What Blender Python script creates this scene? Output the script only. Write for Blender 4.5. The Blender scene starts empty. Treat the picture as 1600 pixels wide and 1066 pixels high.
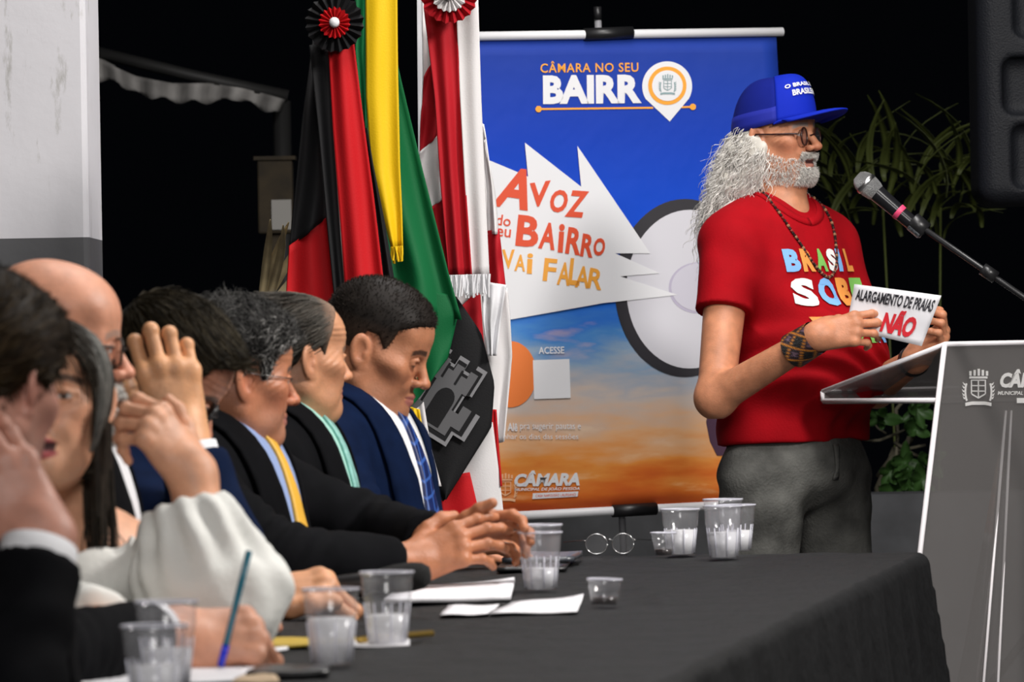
import bpy, bmesh, math, random
import numpy as np
from mathutils import Vector, Matrix
from mathutils.geometry import tessellate_polygon

random.seed(7); rng = np.random.default_rng(7)
scene = bpy.context.scene
COL = scene.collection
PI = math.pi
# ------------------------------------------------------------ camera
FPX, CAMZ, ROLL = 9000.0, 1.15, math.radians(1.0)
SN, CS = math.sin(ROLL), math.cos(ROLL)
cam_d = bpy.data.cameras.new('camera'); cam = bpy.data.objects.new('camera', cam_d); COL.objects.link(cam)
cam_d.sensor_width = 36.0; cam_d.lens = 36.0 * FPX / 1600.0
cam_d.clip_start = 0.5; cam_d.clip_end = 200
cam.matrix_world = Matrix.Translation((0, 0, CAMZ)) @ Matrix.Rotation(PI / 2, 4, 'X') @ Matrix.Rotation(-ROLL, 4, 'Z')
cam_d.dof.use_dof = True; cam_d.dof.focus_distance = 12.6; cam_d.dof.aperture_fstop = 13.0
scene.camera = cam
# ------------------------------------------------------------ world, lights, exposure
wd = bpy.data.worlds.new('night'); scene.world = wd; wd.use_nodes = True
wd.node_tree.nodes['Background'].inputs[0].default_value = (0.6, 0.7, 1.0, 1)
wd.node_tree.nodes['Background'].inputs[1].default_value = 0.0015
def area(name, loc, target, size, power, color=(1, 1, 1), size_y=None):
    l = bpy.data.lights.new(name, 'AREA'); l.energy = power; l.size = size; l.color = color
    if size_y: l.shape = 'RECTANGLE'; l.size_y = size_y
    o = bpy.data.objects.new(name, l); COL.objects.link(o); o.location = loc
    o.rotation_euler = (Vector(target) - Vector(loc)).to_track_quat('-Z', 'Y').to_euler()
    return o
area('hall_light_key', (3.4, 8.2, 3.9), (0.2, 11.0, 1.1), 0.9, 290, (1, 0.96, 0.92))
area('hall_light_overhead', (0.3, 9.3, 4.3), (0.1, 9.6, 0.7), 1.0, 90, (1, 0.97, 0.95), 2.5)
area('hall_light_front', (0.2, 1.5, 3.4), (-0.2, 11.0, 1.2), 1.6, 165, (1, 0.97, 0.95))
area('stage_light', (0.6, 12.4, 4.4), (0.5, 14.2, 1.2), 1.0, 110, (1, 0.97, 0.95), 2.0)
scene.view_settings.view_transform = 'Standard'; scene.view_settings.look = 'None'
scene.view_settings.exposure = 0.0; scene.view_settings.gamma = 1.0
scene.view_settings.use_curve_mapping = False

# ------------------------------------------------------------ helpers
def W(px, py, d):
    u = (px - 800) / FPX * d; w = (533 - py) / FPX * d
    return np.array([u * CS + w * SN, d, CAMZ - u * SN + w * CS])
def TAB(px, py, z=0.75):
    """point on the table plane seen at pixel"""
    r = W(px, py, 1.0) - np.array([0, 0, CAMZ]); d = (z - CAMZ) / r[2]
    return W(px, py, d)
def srgb(r, g, b):
    f = lambda c: (c / 255 / 12.92) if c / 255 <= 0.04045 else ((c / 255 + 0.055) / 1.055) ** 2.4
    return (f(r), f(g), f(b))
MATS = {}
def mat(name, col=(0.5, 0.5, 0.5), rough=0.6, metal=0.0, spec=0.5, bump=0.0, bscale=80, var=0.0, vscale=12, attr=False,
        sheen=0.0, sss=0.0, alpha=None, coat=0.0, detail=3):
    if name in MATS: return MATS[name]
    m = bpy.data.materials.new(name); m.use_nodes = True; nt = m.node_tree; N = nt.nodes; L = nt.links
    b = N['Principled BSDF']; b.inputs['Base Color'].default_value = (*col, 1)
    b.inputs['Roughness'].default_value = rough; b.inputs['Metallic'].default_value = metal
    b.inputs['Specular IOR Level'].default_value = spec
    if sheen: b.inputs['Sheen Weight'].default_value = sheen
    if coat: b.inputs['Coat Weight'].default_value = coat
    if sss:
        b.inputs['Subsurface Weight'].default_value = sss; b.inputs['Subsurface Scale'].default_value = 0.006
        b.inputs['Subsurface Radius'].default_value = (1, .35, .2)
    tc = N.new('ShaderNodeTexCoord'); src = None
    if attr:
        a = N.new('ShaderNodeAttribute'); a.attribute_name = 'Col'; src = a.outputs['Color']
    if var:
        n = N.new('ShaderNodeTexNoise'); n.inputs['Scale'].default_value = vscale; n.inputs['Detail'].default_value = 4
        L.new(tc.outputs['Object'], n.inputs['Vector'])
        mp = N.new('ShaderNodeMapRange'); mp.inputs[1].default_value = 0.3; mp.inputs[2].default_value = 0.7
        mp.inputs[3].default_value = 1 - var; mp.inputs[4].default_value = 1 + var
        L.new(n.outputs['Fac'], mp.inputs[0])
        mx = N.new('ShaderNodeMix'); mx.data_type = 'RGBA'; mx.blend_type = 'MULTIPLY'; mx.inputs[0].default_value = 1
        mx.inputs[6].default_value = (*col, 1)
        if src: L.new(src, mx.inputs[6])
        L.new(mp.outputs[0], mx.inputs[7]); src = mx.outputs[2]
    if src: L.new(src, b.inputs['Base Color'])
    if bump:
        n = N.new('ShaderNodeTexNoise'); n.inputs['Scale'].default_value = bscale; n.inputs['Detail'].default_value = detail
        L.new(tc.outputs['Object'], n.inputs['Vector'])
        bp = N.new('ShaderNodeBump'); bp.inputs['Strength'].default_value = bump; bp.inputs['Distance'].default_value = 0.01
        L.new(n.outputs['Fac'], bp.inputs['Height']); L.new(bp.outputs[0], b.inputs['Normal'])
    MATS[name] = m; return m
def clear_mat(name, tint=(0.95, 0.95, 0.96), clear=0.75, diff=(0.8, 0.8, 0.82), dfac=0.3, rough=0.08):
    """thin clear plastic: see-through + surface haze + gloss"""
    if name in MATS: return MATS[name]
    m = bpy.data.materials.new(name); m.use_nodes = True; nt = m.node_tree; N = nt.nodes; L = nt.links
    for n in list(N):
        if n.type == 'BSDF_PRINCIPLED': N.remove(n)
    out = [n for n in N if n.type == 'OUTPUT_MATERIAL'][0]
    t = N.new('ShaderNodeBsdfTransparent'); t.inputs[0].default_value = (*tint, 1)
    g = N.new('ShaderNodeBsdfGlossy'); g.inputs['Roughness'].default_value = rough
    d = N.new('ShaderNodeBsdfDiffuse'); d.inputs[0].default_value = (*diff, 1)
    lf = N.new('ShaderNodeLayerWeight'); pw = N.new('ShaderNodeMath'); pw.operation = 'POWER'; pw.inputs[1].default_value = 4.0; L.new(lf.outputs['Facing'], pw.inputs[0])
    lw = N.new('ShaderNodeMath'); lw.operation = 'MULTIPLY_ADD'; lw.inputs[1].default_value = .6; lw.inputs[2].default_value = .045; L.new(pw.outputs[0], lw.inputs[0])
    m1 = N.new('ShaderNodeMixShader'); m1.inputs[0].default_value = dfac; L.new(t.outputs[0], m1.inputs[1]); L.new(d.outputs[0], m1.inputs[2])
    m2 = N.new('ShaderNodeMixShader'); L.new(lw.outputs[0], m2.inputs[0]); L.new(m1.outputs[0], m2.inputs[1]); L.new(g.outputs[0], m2.inputs[2])
    L.new(m2.outputs[0], out.inputs[0]); MATS[name] = m; return m

def newobj(name, me, m=None, parent=None, smooth=True):
    o = bpy.data.objects.new(name, me); COL.objects.link(o)
    if m is not None: me.materials.append(m)
    if parent is not None: o.parent = parent
    if smooth and len(me.polygons): me.polygons.foreach_set('use_smooth', np.ones(len(me.polygons), bool))
    return o
def mesh_np(name, V, F, col=None):
    """F: (n,4) or (n,3) int array"""
    V = np.asarray(V, np.float32); F = np.asarray(F, np.int32); k = F.shape[1]
    me = bpy.data.meshes.new(name)
    me.vertices.add(len(V)); me.vertices.foreach_set('co', V.ravel())
    me.loops.add(F.size); me.loops.foreach_set('vertex_index', F.ravel())
    me.polygons.add(len(F)); me.polygons.foreach_set('loop_start', np.arange(0, F.size, k, dtype=np.int32))
    me.polygons.foreach_set('loop_total', np.full(len(F), k, np.int32))
    me.update(calc_edges=True)
    if col is not None: set_col(me, col)
    return me
def set_col(me, col):
    a = me.color_attributes.new('Col', 'FLOAT_COLOR', 'POINT')
    c = np.ones((len(me.vertices), 4), np.float32); c[:, :3] = col; a.data.foreach_set('color', c.ravel())
def tag(o, label=None, cat=None, group=None, kind=None):
    if label: o['label'] = label
    if cat: o['category'] = cat
    if group: o['group'] = group
    if kind: o['kind'] = kind
    return o
def empty(name, loc, rz=0):
    e = bpy.data.objects.new(name, None); COL.objects.link(e); e.location = [float(c) for c in loc]; e.rotation_euler = (0, 0, rz)
    e.empty_display_size = 0.1; return e
def bm_obj(name, bm, m, parent=None, smooth=False):
    me = bpy.data.meshes.new(name); bmesh.ops.recalc_face_normals(bm, faces=bm.faces); bm.to_mesh(me); bm.free()
    return newobj(name, me, m, parent, smooth)
def box_bm(lo, hi, bev=0.0):
    bm = bmesh.new(); bmesh.ops.create_cube(bm, size=1)
    for v in bm.verts:
        v.co = Vector([lo[i] + (v.co[i] + .5) * (hi[i] - lo[i]) for i in range(3)])
    if bev: bmesh.ops.bevel(bm, geom=bm.edges[:], offset=bev, segments=2, affect='EDGES', profile=0.5)
    return bm
def box(name, lo, hi, m, parent=None, bev=0.0): return bm_obj(name, box_bm(lo, hi, bev), m, parent, False)
def frame_from(d, up=(0, 0, 1)):
    d = np.asarray(d, float); d = d / np.linalg.norm(d); up = np.asarray(up, float)
    a = np.cross(up, d)
    if np.linalg.norm(a) < 1e-4: a = np.cross((1, 0, 0), d)
    a /= np.linalg.norm(a); return a, np.cross(d, a), d
def tube_np(P, R, n=8, cap=True):
    P = np.asarray(P, float); R = np.broadcast_to(np.asarray(R, float), (len(P),))
    T = np.gradient(P, axis=0); V = []; a = None
    for i in range(len(P)):
        t = T[i] / (np.linalg.norm(T[i]) + 1e-9)
        if a is None: a, b, _ = frame_from(t)
        else:
            a = a - t * np.dot(a, t); a /= np.linalg.norm(a) + 1e-9; b = np.cross(t, a)
        for k in range(n):
            th = 2 * PI * k / n; V.append(P[i] + R[i] * (math.cos(th) * a + math.sin(th) * b))
    F = []
    for i in range(len(P) - 1):
        for k in range(n): F.append((i * n + k, i * n + (k + 1) % n, (i + 1) * n + (k + 1) % n, (i + 1) * n + k))
    return np.array(V), F
def tube(name, P, R, m, parent=None, n=10):
    V, F = tube_np(P, R, n); me = bpy.data.meshes.new(name)
    F = list(F) + [tuple(range(n))[::-1], tuple(range(len(V) - n, len(V)))]
    me.from_pydata([tuple(v) for v in V], [], F); me.update(); return newobj(name, me, m, parent)
def lathe(name, prof, m, loc=(0, 0, 0), n=28, parent=None, axis=None, closed=False):
    """profile of (r,z); axis optional direction"""
    V = []; F = []
    for r, z in prof:
        for k in range(n): V.append((r * math.cos(2 * PI * k / n), r * math.sin(2 * PI * k / n), z))
    for i in range(len(prof) - 1):
        for k in range(n): F.append((i * n + k, i * n + (k + 1) % n, (i + 1) * n + (k + 1) % n, (i + 1) * n + k))
    V = np.array(V)
    if axis is not None:
        a, b, d = frame_from(axis); V = V[:, :1] * a + V[:, 1:2] * b + V[:, 2:] * d
    V = V + np.asarray(loc)
    me = bpy.data.meshes.new(name); me.from_pydata([tuple(v) for v in V], [], F); me.update()
    return newobj(name, me, m, parent)
def thick_grid(G, t, nrm=None):
    """G (n,m,3) grid -> V,F of a closed sheet of thickness t (along normals, inward)"""
    G = np.asarray(G, float); n, m, _ = G.shape
    du = np.gradient(G, axis=0); dv = np.gradient(G, axis=1); N = np.cross(du, dv)
    N /= np.linalg.norm(N, axis=2, keepdims=True) + 1e-9
    if nrm is not None and (N * nrm).sum(-1).mean() < 0: N = -N
    V = np.concatenate([G.reshape(-1, 3), (G - N * t).reshape(-1, 3)]); o = n * m; F = []
    for i in range(n - 1):
        for j in range(m - 1):
            q = (i * m + j, i * m + j + 1, (i + 1) * m + j + 1, (i + 1) * m + j)
            F.append(q); F.append(tuple(o + x for x in q[::-1]))
    for i in range(n - 1):
        for j in (0, m - 1): F.append((i * m + j, (i + 1) * m + j, o + (i + 1) * m + j, o + i * m + j))
    for j in range(m - 1):
        for i in (0, n - 1): F.append((i * m + j, i * m + j + 1, o + i * m + j + 1, o + i * m + j))
    return V, np.array(F)
def sheet(name, G, t, m, parent=None, nrm=None):
    V, F = thick_grid(G, t, nrm); me = mesh_np(name, V, F)
    bm = bmesh.new(); bm.from_mesh(me); bmesh.ops.recalc_face_normals(bm, faces=bm.faces); bm.to_mesh(me); bm.free()
    return newobj(name, me, m, parent)
def resample(P, n):
    P = np.asarray(P, float); s = np.r_[0, np.cumsum(np.linalg.norm(np.diff(P, axis=0), axis=1))]; s /= s[-1]
    t = np.linspace(0, 1, n)
    # smooth (catmull-ish): use cubic through np.interp of a densified path then box filter
    Q = np.stack([np.interp(t, s, P[:, i]) for i in range(P.shape[1])], 1); return Q
def loft(A, B, n, m):
    A = resample(A, n); B = resample(B, n); t = np.linspace(0, 1, m)[None, :, None]
    return A[:, None, :] * (1 - t) + B[:, None, :] * t

# ------------------------------------------------------------ text
def text_mesh(body, bold=0.0, extrude=0.0, shear=0.0, space=1.0):
    c = bpy.data.curves.new('txt', 'FONT'); c.body = body; c.offset = bold; c.extrude = extrude; c.shear = shear
    c.space_character = space; c.resolution_u = 3; c.align_x = 'LEFT'; c.fill_mode = 'FRONT' if not extrude else 'BOTH'
    o = bpy.data.objects.new('txt', c); COL.objects.link(o)
    dg = bpy.context.evaluated_depsgraph_get(); dg.update()
    me = bpy.data.meshes.new_from_object(o.evaluated_get(dg)); bpy.data.objects.remove(o); bpy.data.curves.remove(c)
    return me
def text_on(name, body, mapf, box4, m, parent=None, bold=0.0, shear=0.0, rot=0.0, subd=0, space=1.0, keep=False):
    """fit text into the rectangle box4=(u0,v0,u1,v1) (v up) then map (u,v)->3D with mapf"""
    me = text_mesh(body, bold, 0, shear, space); bm = bmesh.new(); bm.from_mesh(me); bpy.data.meshes.remove(me)
    if subd:
        for _ in range(subd): bmesh.ops.subdivide_edges(bm, edges=bm.edges[:], cuts=1, use_grid_fill=True)
    P = np.array([v.co for v in bm.verts]); lo = P.min(0); hi = P.max(0)
    u0, v0, u1, v1 = box4
    U = (P[:, 0] - lo[0]) / (hi[0] - lo[0]); Vv = (P[:, 1] - lo[1]) / (hi[1] - lo[1])
    uu = (U - .5) * (u1 - u0); vv = (Vv - .5) * (v1 - v0)
    c, s = math.cos(rot), math.sin(rot)
    X = (u0 + u1) / 2 + uu * c - vv * s; Y = (v0 + v1) / 2 + uu * s + vv * c
    Q = mapf(X, Y)
    for v, q in zip(bm.verts, Q): v.co = Vector(q)
    me = bpy.data.meshes.new(name); bm.to_mesh(me); bm.free(); return newobj(name, me, m, parent, False)
def poly_on(name, pts, mapf, m, parent=None):
    pts = np.asarray(pts, float); Q = mapf(pts[:, 0], pts[:, 1])
    T = tessellate_polygon([[Vector((a, b, 0)) for a, b in pts]]); me = bpy.data.meshes.new(name); me.from_pydata([tuple(q) for q in Q], [], [tuple(t) for t in T]); me.update()
    me.polygons.foreach_set('use_smooth', np.zeros(len(me.polygons), bool)); return newobj(name, me, m, parent, False)
def stroke_pts(P, w):
    P = np.asarray(P, float); T = np.gradient(P, axis=0); T /= np.linalg.norm(T, axis=1, keepdims=True) + 1e-9
    Nn = np.stack([-T[:, 1], T[:, 0]], 1); return np.concatenate([P + Nn * w / 2, (P - Nn * w / 2)[::-1]])

# ------------------------------------------------------------ signed distance modelling
f32 = np.float32
def A3(v): return np.asarray(v, f32)
def cap(a, b, ra, rb=None):
    a = A3(a); b = A3(b); rb = ra if rb is None else rb; ba = b - a; l2 = float(ba @ ba) + 1e-12
    def f(p):
        t = np.clip((p - a) @ ba / l2, 0, 1); q = p - a - t[:, None] * ba
        return np.sqrt((q * q).sum(1)) - (ra + (rb - ra) * t)
    return f
def ell(c, r, R=None):
    c = A3(c); r = A3(r); R = None if R is None else np.asarray(R, f32)
    def f(p):
        q = p - c
        if R is not None: q = q @ R
        k0 = np.sqrt(((q / r) ** 2).sum(1)); k1 = np.sqrt(((q / (r * r)) ** 2).sum(1)) + 1e-6
        return k0 * (k0 - 1) / k1
    return f
def rbox(c, h, r, R=None):
    c = A3(c); h = A3(h) - r; R = None if R is None else np.asarray(R, f32)
    def f(p):
        q = p - c
        if R is not None: q = q @ R
        q = np.abs(q) - h
        return np.sqrt((np.maximum(q, 0) ** 2).sum(1)) + np.minimum(q.max(1), 0) - r
    return f
def plane(pt, n):
    pt = A3(pt); n = A3(n); n = n / np.linalg.norm(n)
    return lambda p: (p - pt) @ n
def smin(a, b, k):
    if k <= 0: return np.minimum(a, b)
    h = np.maximum(k - np.abs(a - b), 0) / k; return np.minimum(a, b) - h * h * k * 0.25
def smax(a, b, k): return -smin(-a, -b, k)
class S:
    def __init__(s): s.L = []
    def add(s, f, k=.01): s.L.append((0, f, k)); return s
    def sub(s, f, k=.005): s.L.append((1, f, k)); return s
    def cut(s, f, k=.004): s.L.append((2, f, k)); return s
    def mod(s, f): s.L.append((3, f, 0)); return s
    def __call__(s, p):
        d = None
        for op, f, k in s.L:
            if op == 3: d = d + f(p); continue
            e = f(p)
            if d is None: d = e
            elif op == 0: d = smin(d, e, k)
            elif op == 1: d = smax(d, -e, k)
            else: d = smax(d, e, k)
        return d
def grad(f, p, e=1e-3):
    p = p.astype(f32); g = np.empty_like(p)
    for i in range(3):
        q = p.copy(); q[:, i] += e; a = f(q); q[:, i] -= 2 * e; g[:, i] = a - f(q)
    return g / (2 * e)
def project(f, P, off=0.0, it=5):
    P = np.asarray(P, f32).copy()
    for _ in range(it):
        d = f(P) - off; g = grad(f, P); g2 = np.maximum((g * g).sum(1, keepdims=True), .15); P -= np.clip(d[:, None], -.03, .03) * g / g2
    return P
def mesh_sdf(f, lo, hi, h, refine=1):
    lo = np.asarray(lo, float); hi = np.asarray(hi, float); B = 4
    nb = np.maximum(np.ceil((hi - lo) / (h * B)).astype(int), 1); H = h * B
    ax = [lo[i] + H * (np.arange(nb[i]) + .5) for i in range(3)]
    C = np.stack(np.meshgrid(*ax, indexing='ij'), -1).reshape(-1, 3).astype(f32)
    dc = f(C); act = (np.abs(dc) < H * 1.35).reshape(nb); sg = np.sign(dc).reshape(nb)
    n = nb * B + 1
    D = np.full(n, 1.0, f32)
    big = np.repeat(np.repeat(np.repeat(sg, B, 0), B, 1), B, 2); D[:-1, :-1, :-1] = big
    am = np.repeat(np.repeat(np.repeat(act, B, 0), B, 1), B, 2); M = np.zeros(n, bool); M[:-1, :-1, :-1] = am
    M[1:, :, :] |= M[:-1, :, :].copy(); M[:, 1:, :] |= M[:, :-1, :].copy(); M[:, :, 1:] |= M[:, :, :-1].copy()
    idx = np.argwhere(M); P = (lo + idx * h).astype(f32); D[M] = f(P)
    neg = D < 0
    # active cells
    def corner(a, i, j, k): return a[i:a.shape[0] - 1 + i, j:a.shape[1] - 1 + j, k:a.shape[2] - 1 + k]
    cnt = sum(corner(neg, i, j, k).astype(np.int8) for i in (0, 1) for j in (0, 1) for k in (0, 1))
    cells = np.argwhere((cnt > 0) & (cnt < 8)); vid = np.full(cnt.shape, -1, np.int64); vid[tuple(cells.T)] = np.arange(len(cells))
    acc = np.zeros((len(cells), 3)); num = np.zeros(len(cells))
    cs = [(i, j, k) for i in (0, 1) for j in (0, 1) for k in (0, 1)]
    val = {c: D[cells[:, 0] + c[0], cells[:, 1] + c[1], cells[:, 2] + c[2]] for c in cs}
    for c in cs:
        for axx in range(3):
            if c[axx]: continue
            e = list(c); e[axx] = 1; e = tuple(e); a = val[c]; b = val[e]; x = (a < 0) != (b < 0)
            t = np.where(x, a / np.where(np.abs(a - b) < 1e-9, 1, a - b), 0); pt = np.zeros((len(cells), 3)) + np.array(c)
            pt[:, axx] += t; acc[x] += pt[x]; num[x] += 1
    V = lo + h * (cells + acc / np.maximum(num, 1)[:, None])
    Fs = []
    for axx in range(3):
        s0 = [slice(None)] * 3; s1 = [slice(None)] * 3; s0[axx] = slice(0, -1); s1[axx] = slice(1, None)
        a = neg[tuple(s0)]; b = neg[tuple(s1)]; e = np.argwhere(a != b)
        o1, o2 = (axx + 1) % 3, (axx + 2) % 3
        e = e[(e[:, o1] > 0) & (e[:, o2] > 0) & (e[:, o1] < cnt.shape[o1]) & (e[:, o2] < cnt.shape[o2])]
        q = []
        for (da, db) in ((-1, -1), (0, -1), (0, 0), (-1, 0)):
            c = e.copy(); c[:, o1] += da; c[:, o2] += db; q.append(vid[tuple(c.T)])
        q = np.stack(q, 1); inside = a[tuple(e.T)]; q[~inside] = q[~inside][:, ::-1]; q = q[(q >= 0).all(1)]; Fs.append(q)
    F = np.concatenate(Fs)
    if refine: V = project(f, V, 0, refine)
    return V, F
def sdf_obj(name, f, lo, hi, h, m, parent=None, colf=None, refine=1):
    V, F = mesh_sdf(f, lo, hi, h, refine); me = mesh_np(name, V, F, colf(V) if colf else None); return newobj(name, me, m, parent)
def Rx(a): c, s = math.cos(a), math.sin(a); return np.array([[1, 0, 0], [0, c, -s], [0, s, c]])
def Ry(a): c, s = math.cos(a), math.sin(a); return np.array([[c, 0, s], [0, 1, 0], [-s, 0, c]])
def Rz(a): c, s = math.cos(a), math.sin(a); return np.array([[c, -s, 0], [s, c, 0], [0, 0, 1]])
def rad(a): return math.radians(a)
def wob(p, f, ph=0.0):
    x, y, z = p[:, 0] * f, p[:, 1] * f, p[:, 2] * f
    return (np.sin(x + 1.7 * np.sin(y * .8 + ph) + ph) + np.sin(y * 1.1 + 1.5 * np.sin(z * .9 + ph) + 2 * ph) + np.sin(z * 1.05 + 1.6 * np.sin(x * .85 + ph) + 3 * ph)) / 3
def gau(p, c, s):
    q = (p - np.asarray(c)) / np.asarray(s); return np.exp(-(q * q).sum(1))
# ------------------------------------------------------------ people: head, hands, clothes, hair
SKIN = mat('skin', attr=True, rough=0.48, spec=0.42, bump=0.12, bscale=260, var=0.12, vscale=40, sss=0.12)
HAIRM = mat('hair', attr=True, rough=0.55, spec=0.12)
class HP:  # head proportions
    def __init__(s, **k):
        s.w = 1.0; s.jaw = 1.0; s.fat = 0.0; s.nose = 1.0; s.nosew = 1.0; s.scale = 0.94; s.chin = 1.0; s.ear = 1.0; s.open = 0.0; s.mouth = 0.0; s.lip = 1.0; s.brow = 1.0; s.wr = 0.0; s.top = 1.0; s.__dict__.update(k)
def skull(P, infl=0.0):
    m = S(); w = P.w
    m.add(ell((-.012, 0, .040 * P.top), (.099 + infl, .077 * w + infl, .087 * P.top + infl)))
    m.add(ell((.038, 0, .046), (.052 + infl, .063 * w + infl, .05 + infl)), .04)
    m.add(ell((.024, 0, -.028), (.060 + infl, .063 * w + infl, .075 + infl)), .035)
    return m
def head_model(P, neck=None, neck_r=(.058, .066)):
    m = skull(P); w = P.w; j = P.jaw
    for s in (1, -1):
        m.add(ell((.030, s * .050 * w, -.012), (.034, .019, .030)), .03)
        m.add(ell((.052, s * .042 * w, -.024), (.027, .025 * w, .021)), .026)
        m.add(cap((-.004, s * .050 * j * w, -.056), (.062, s * .019, -.099), .023 + P.fat * .005, .019), .022)
        m.add(cap((.082, s * .010, .017), (.064, s * .047 * w, .018), .0125 * P.brow, .009), .013)
    m.add(ell((.066, 0, -.066), (.027, .031, .032)), .022)
    m.add(ell((.074, 0, -.1), (.02 * P.chin, .024, .018)), .022)
    if P.fat:
        m.add(ell((.032, 0, -.108), (.045, .042, .022 + .014 * P.fat)), .03)
        for s in (1, -1): m.add(ell((.04, s * .042, -.06), (.03, .018 + .008 * P.fat, .034)), .025)
    for s in (1, -1):
        m.add(ell((.070, s * .027, -.046), (.017, .015, .017)), .011)
        m.sub(ell((.099, s * .033, -.004), (.026, .0215, .0135)), .012)
        m.sub(ell((.058, s * .100 * w, .026), (.035, .034, .03)), .025)
        m.sub(ell((.050, s * .098 * w, -.055), (.035, .032, .028)), .03)
    tip = .09 + .022 * P.nose
    m.add(cap((.086, 0, .010), (tip, 0, -.031), .0072, .0100), .011)
    m.add(ell((tip + .001, 0, -.034), (.0115, .0115 * P.nosew, .0095)), .006)
    for s in (1, -1): m.add(ell((tip - .0125, s * .0125 * P.nosew, -.037), (.0105, .0068, .0078)), .006)
    for s in (1, -1): m.sub(ell((tip - .006, s * .006 * P.nosew, -.0455), (.006, .0036, .004)), .003)
    for s in (1, -1): m.add(ell((.0720, s * .0325, -.003), (.0155, .0155, .0128)), .003)
    for s in (1, -1):
        m.add(cap((.0855, s * .019, .0050), (.0885, s * .032, .0066), .0028, .0034), .003); m.add(cap((.0885, s * .032, .0066), (.0745, s * .049, .0015), .0034, .0028), .003)
        m.add(cap((.0840, s * .022, -.0125), (.0740, s * .046, -.0120), .0026, .0026), .005)
    o = P.mouth
    for s in (1, -1):
        m.add(cap((.0935, s * .003, -.063), (.0785, s * .023, -.0685), .0055 * P.lip, .0035), .006)
        m.add(cap((.092, s * .002, -.0745 - .010 * o), (.0785, s * .021, -.071 - .003 * o), .0068 * P.lip, .0038), .006)
    for s in (1, -1): m.sub(cap((.1035, 0, -.0685 - .005 * o), (.086, s * .024, -.0695 - .002 * o), .0022 + .006 * o, .0012), .003)
    if P.ear:
        for s in (1, -1):
            R = Rz(s * rad(-26)) @ Ry(rad(-12))
            m.add(ell((-.012, s * .082 * w, -.008), (.0205 * P.ear, .0072, .034 * P.ear), R), .005)
            m.add(ell((-.002, s * .074 * w, -.036), (.010, .006, .009), R), .006)
            m.sub(ell((-.008, s * .0895 * w, -.006), (.0125, .0085, .0225), R), .004)
            m.add(ell((-.001, s * .078 * w, -.012), (.005, .005, .008)), .004)
    if P.wr: m.mod(lambda q: (.0010 * P.wr * np.sin(q[:, 2] * 560 + 6 * q[:, 1] ** 2 * 100) * np.clip((q[:, 2] - .03) / .02, 0, 1) * np.clip((.075 - q[:, 2]) / .02, 0, 1) * (q[:, 0] > .04) + .0009 * P.wr * np.sin(q[:, 2] * 420 - q[:, 0] * 300) * gau(q, (.045, 0, -.004), (.022, .2, .022))).astype(f32))
    if neck is not None: m.add(cap((-.022, 0, -.05), neck, *neck_r), .03)
    return m
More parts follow.
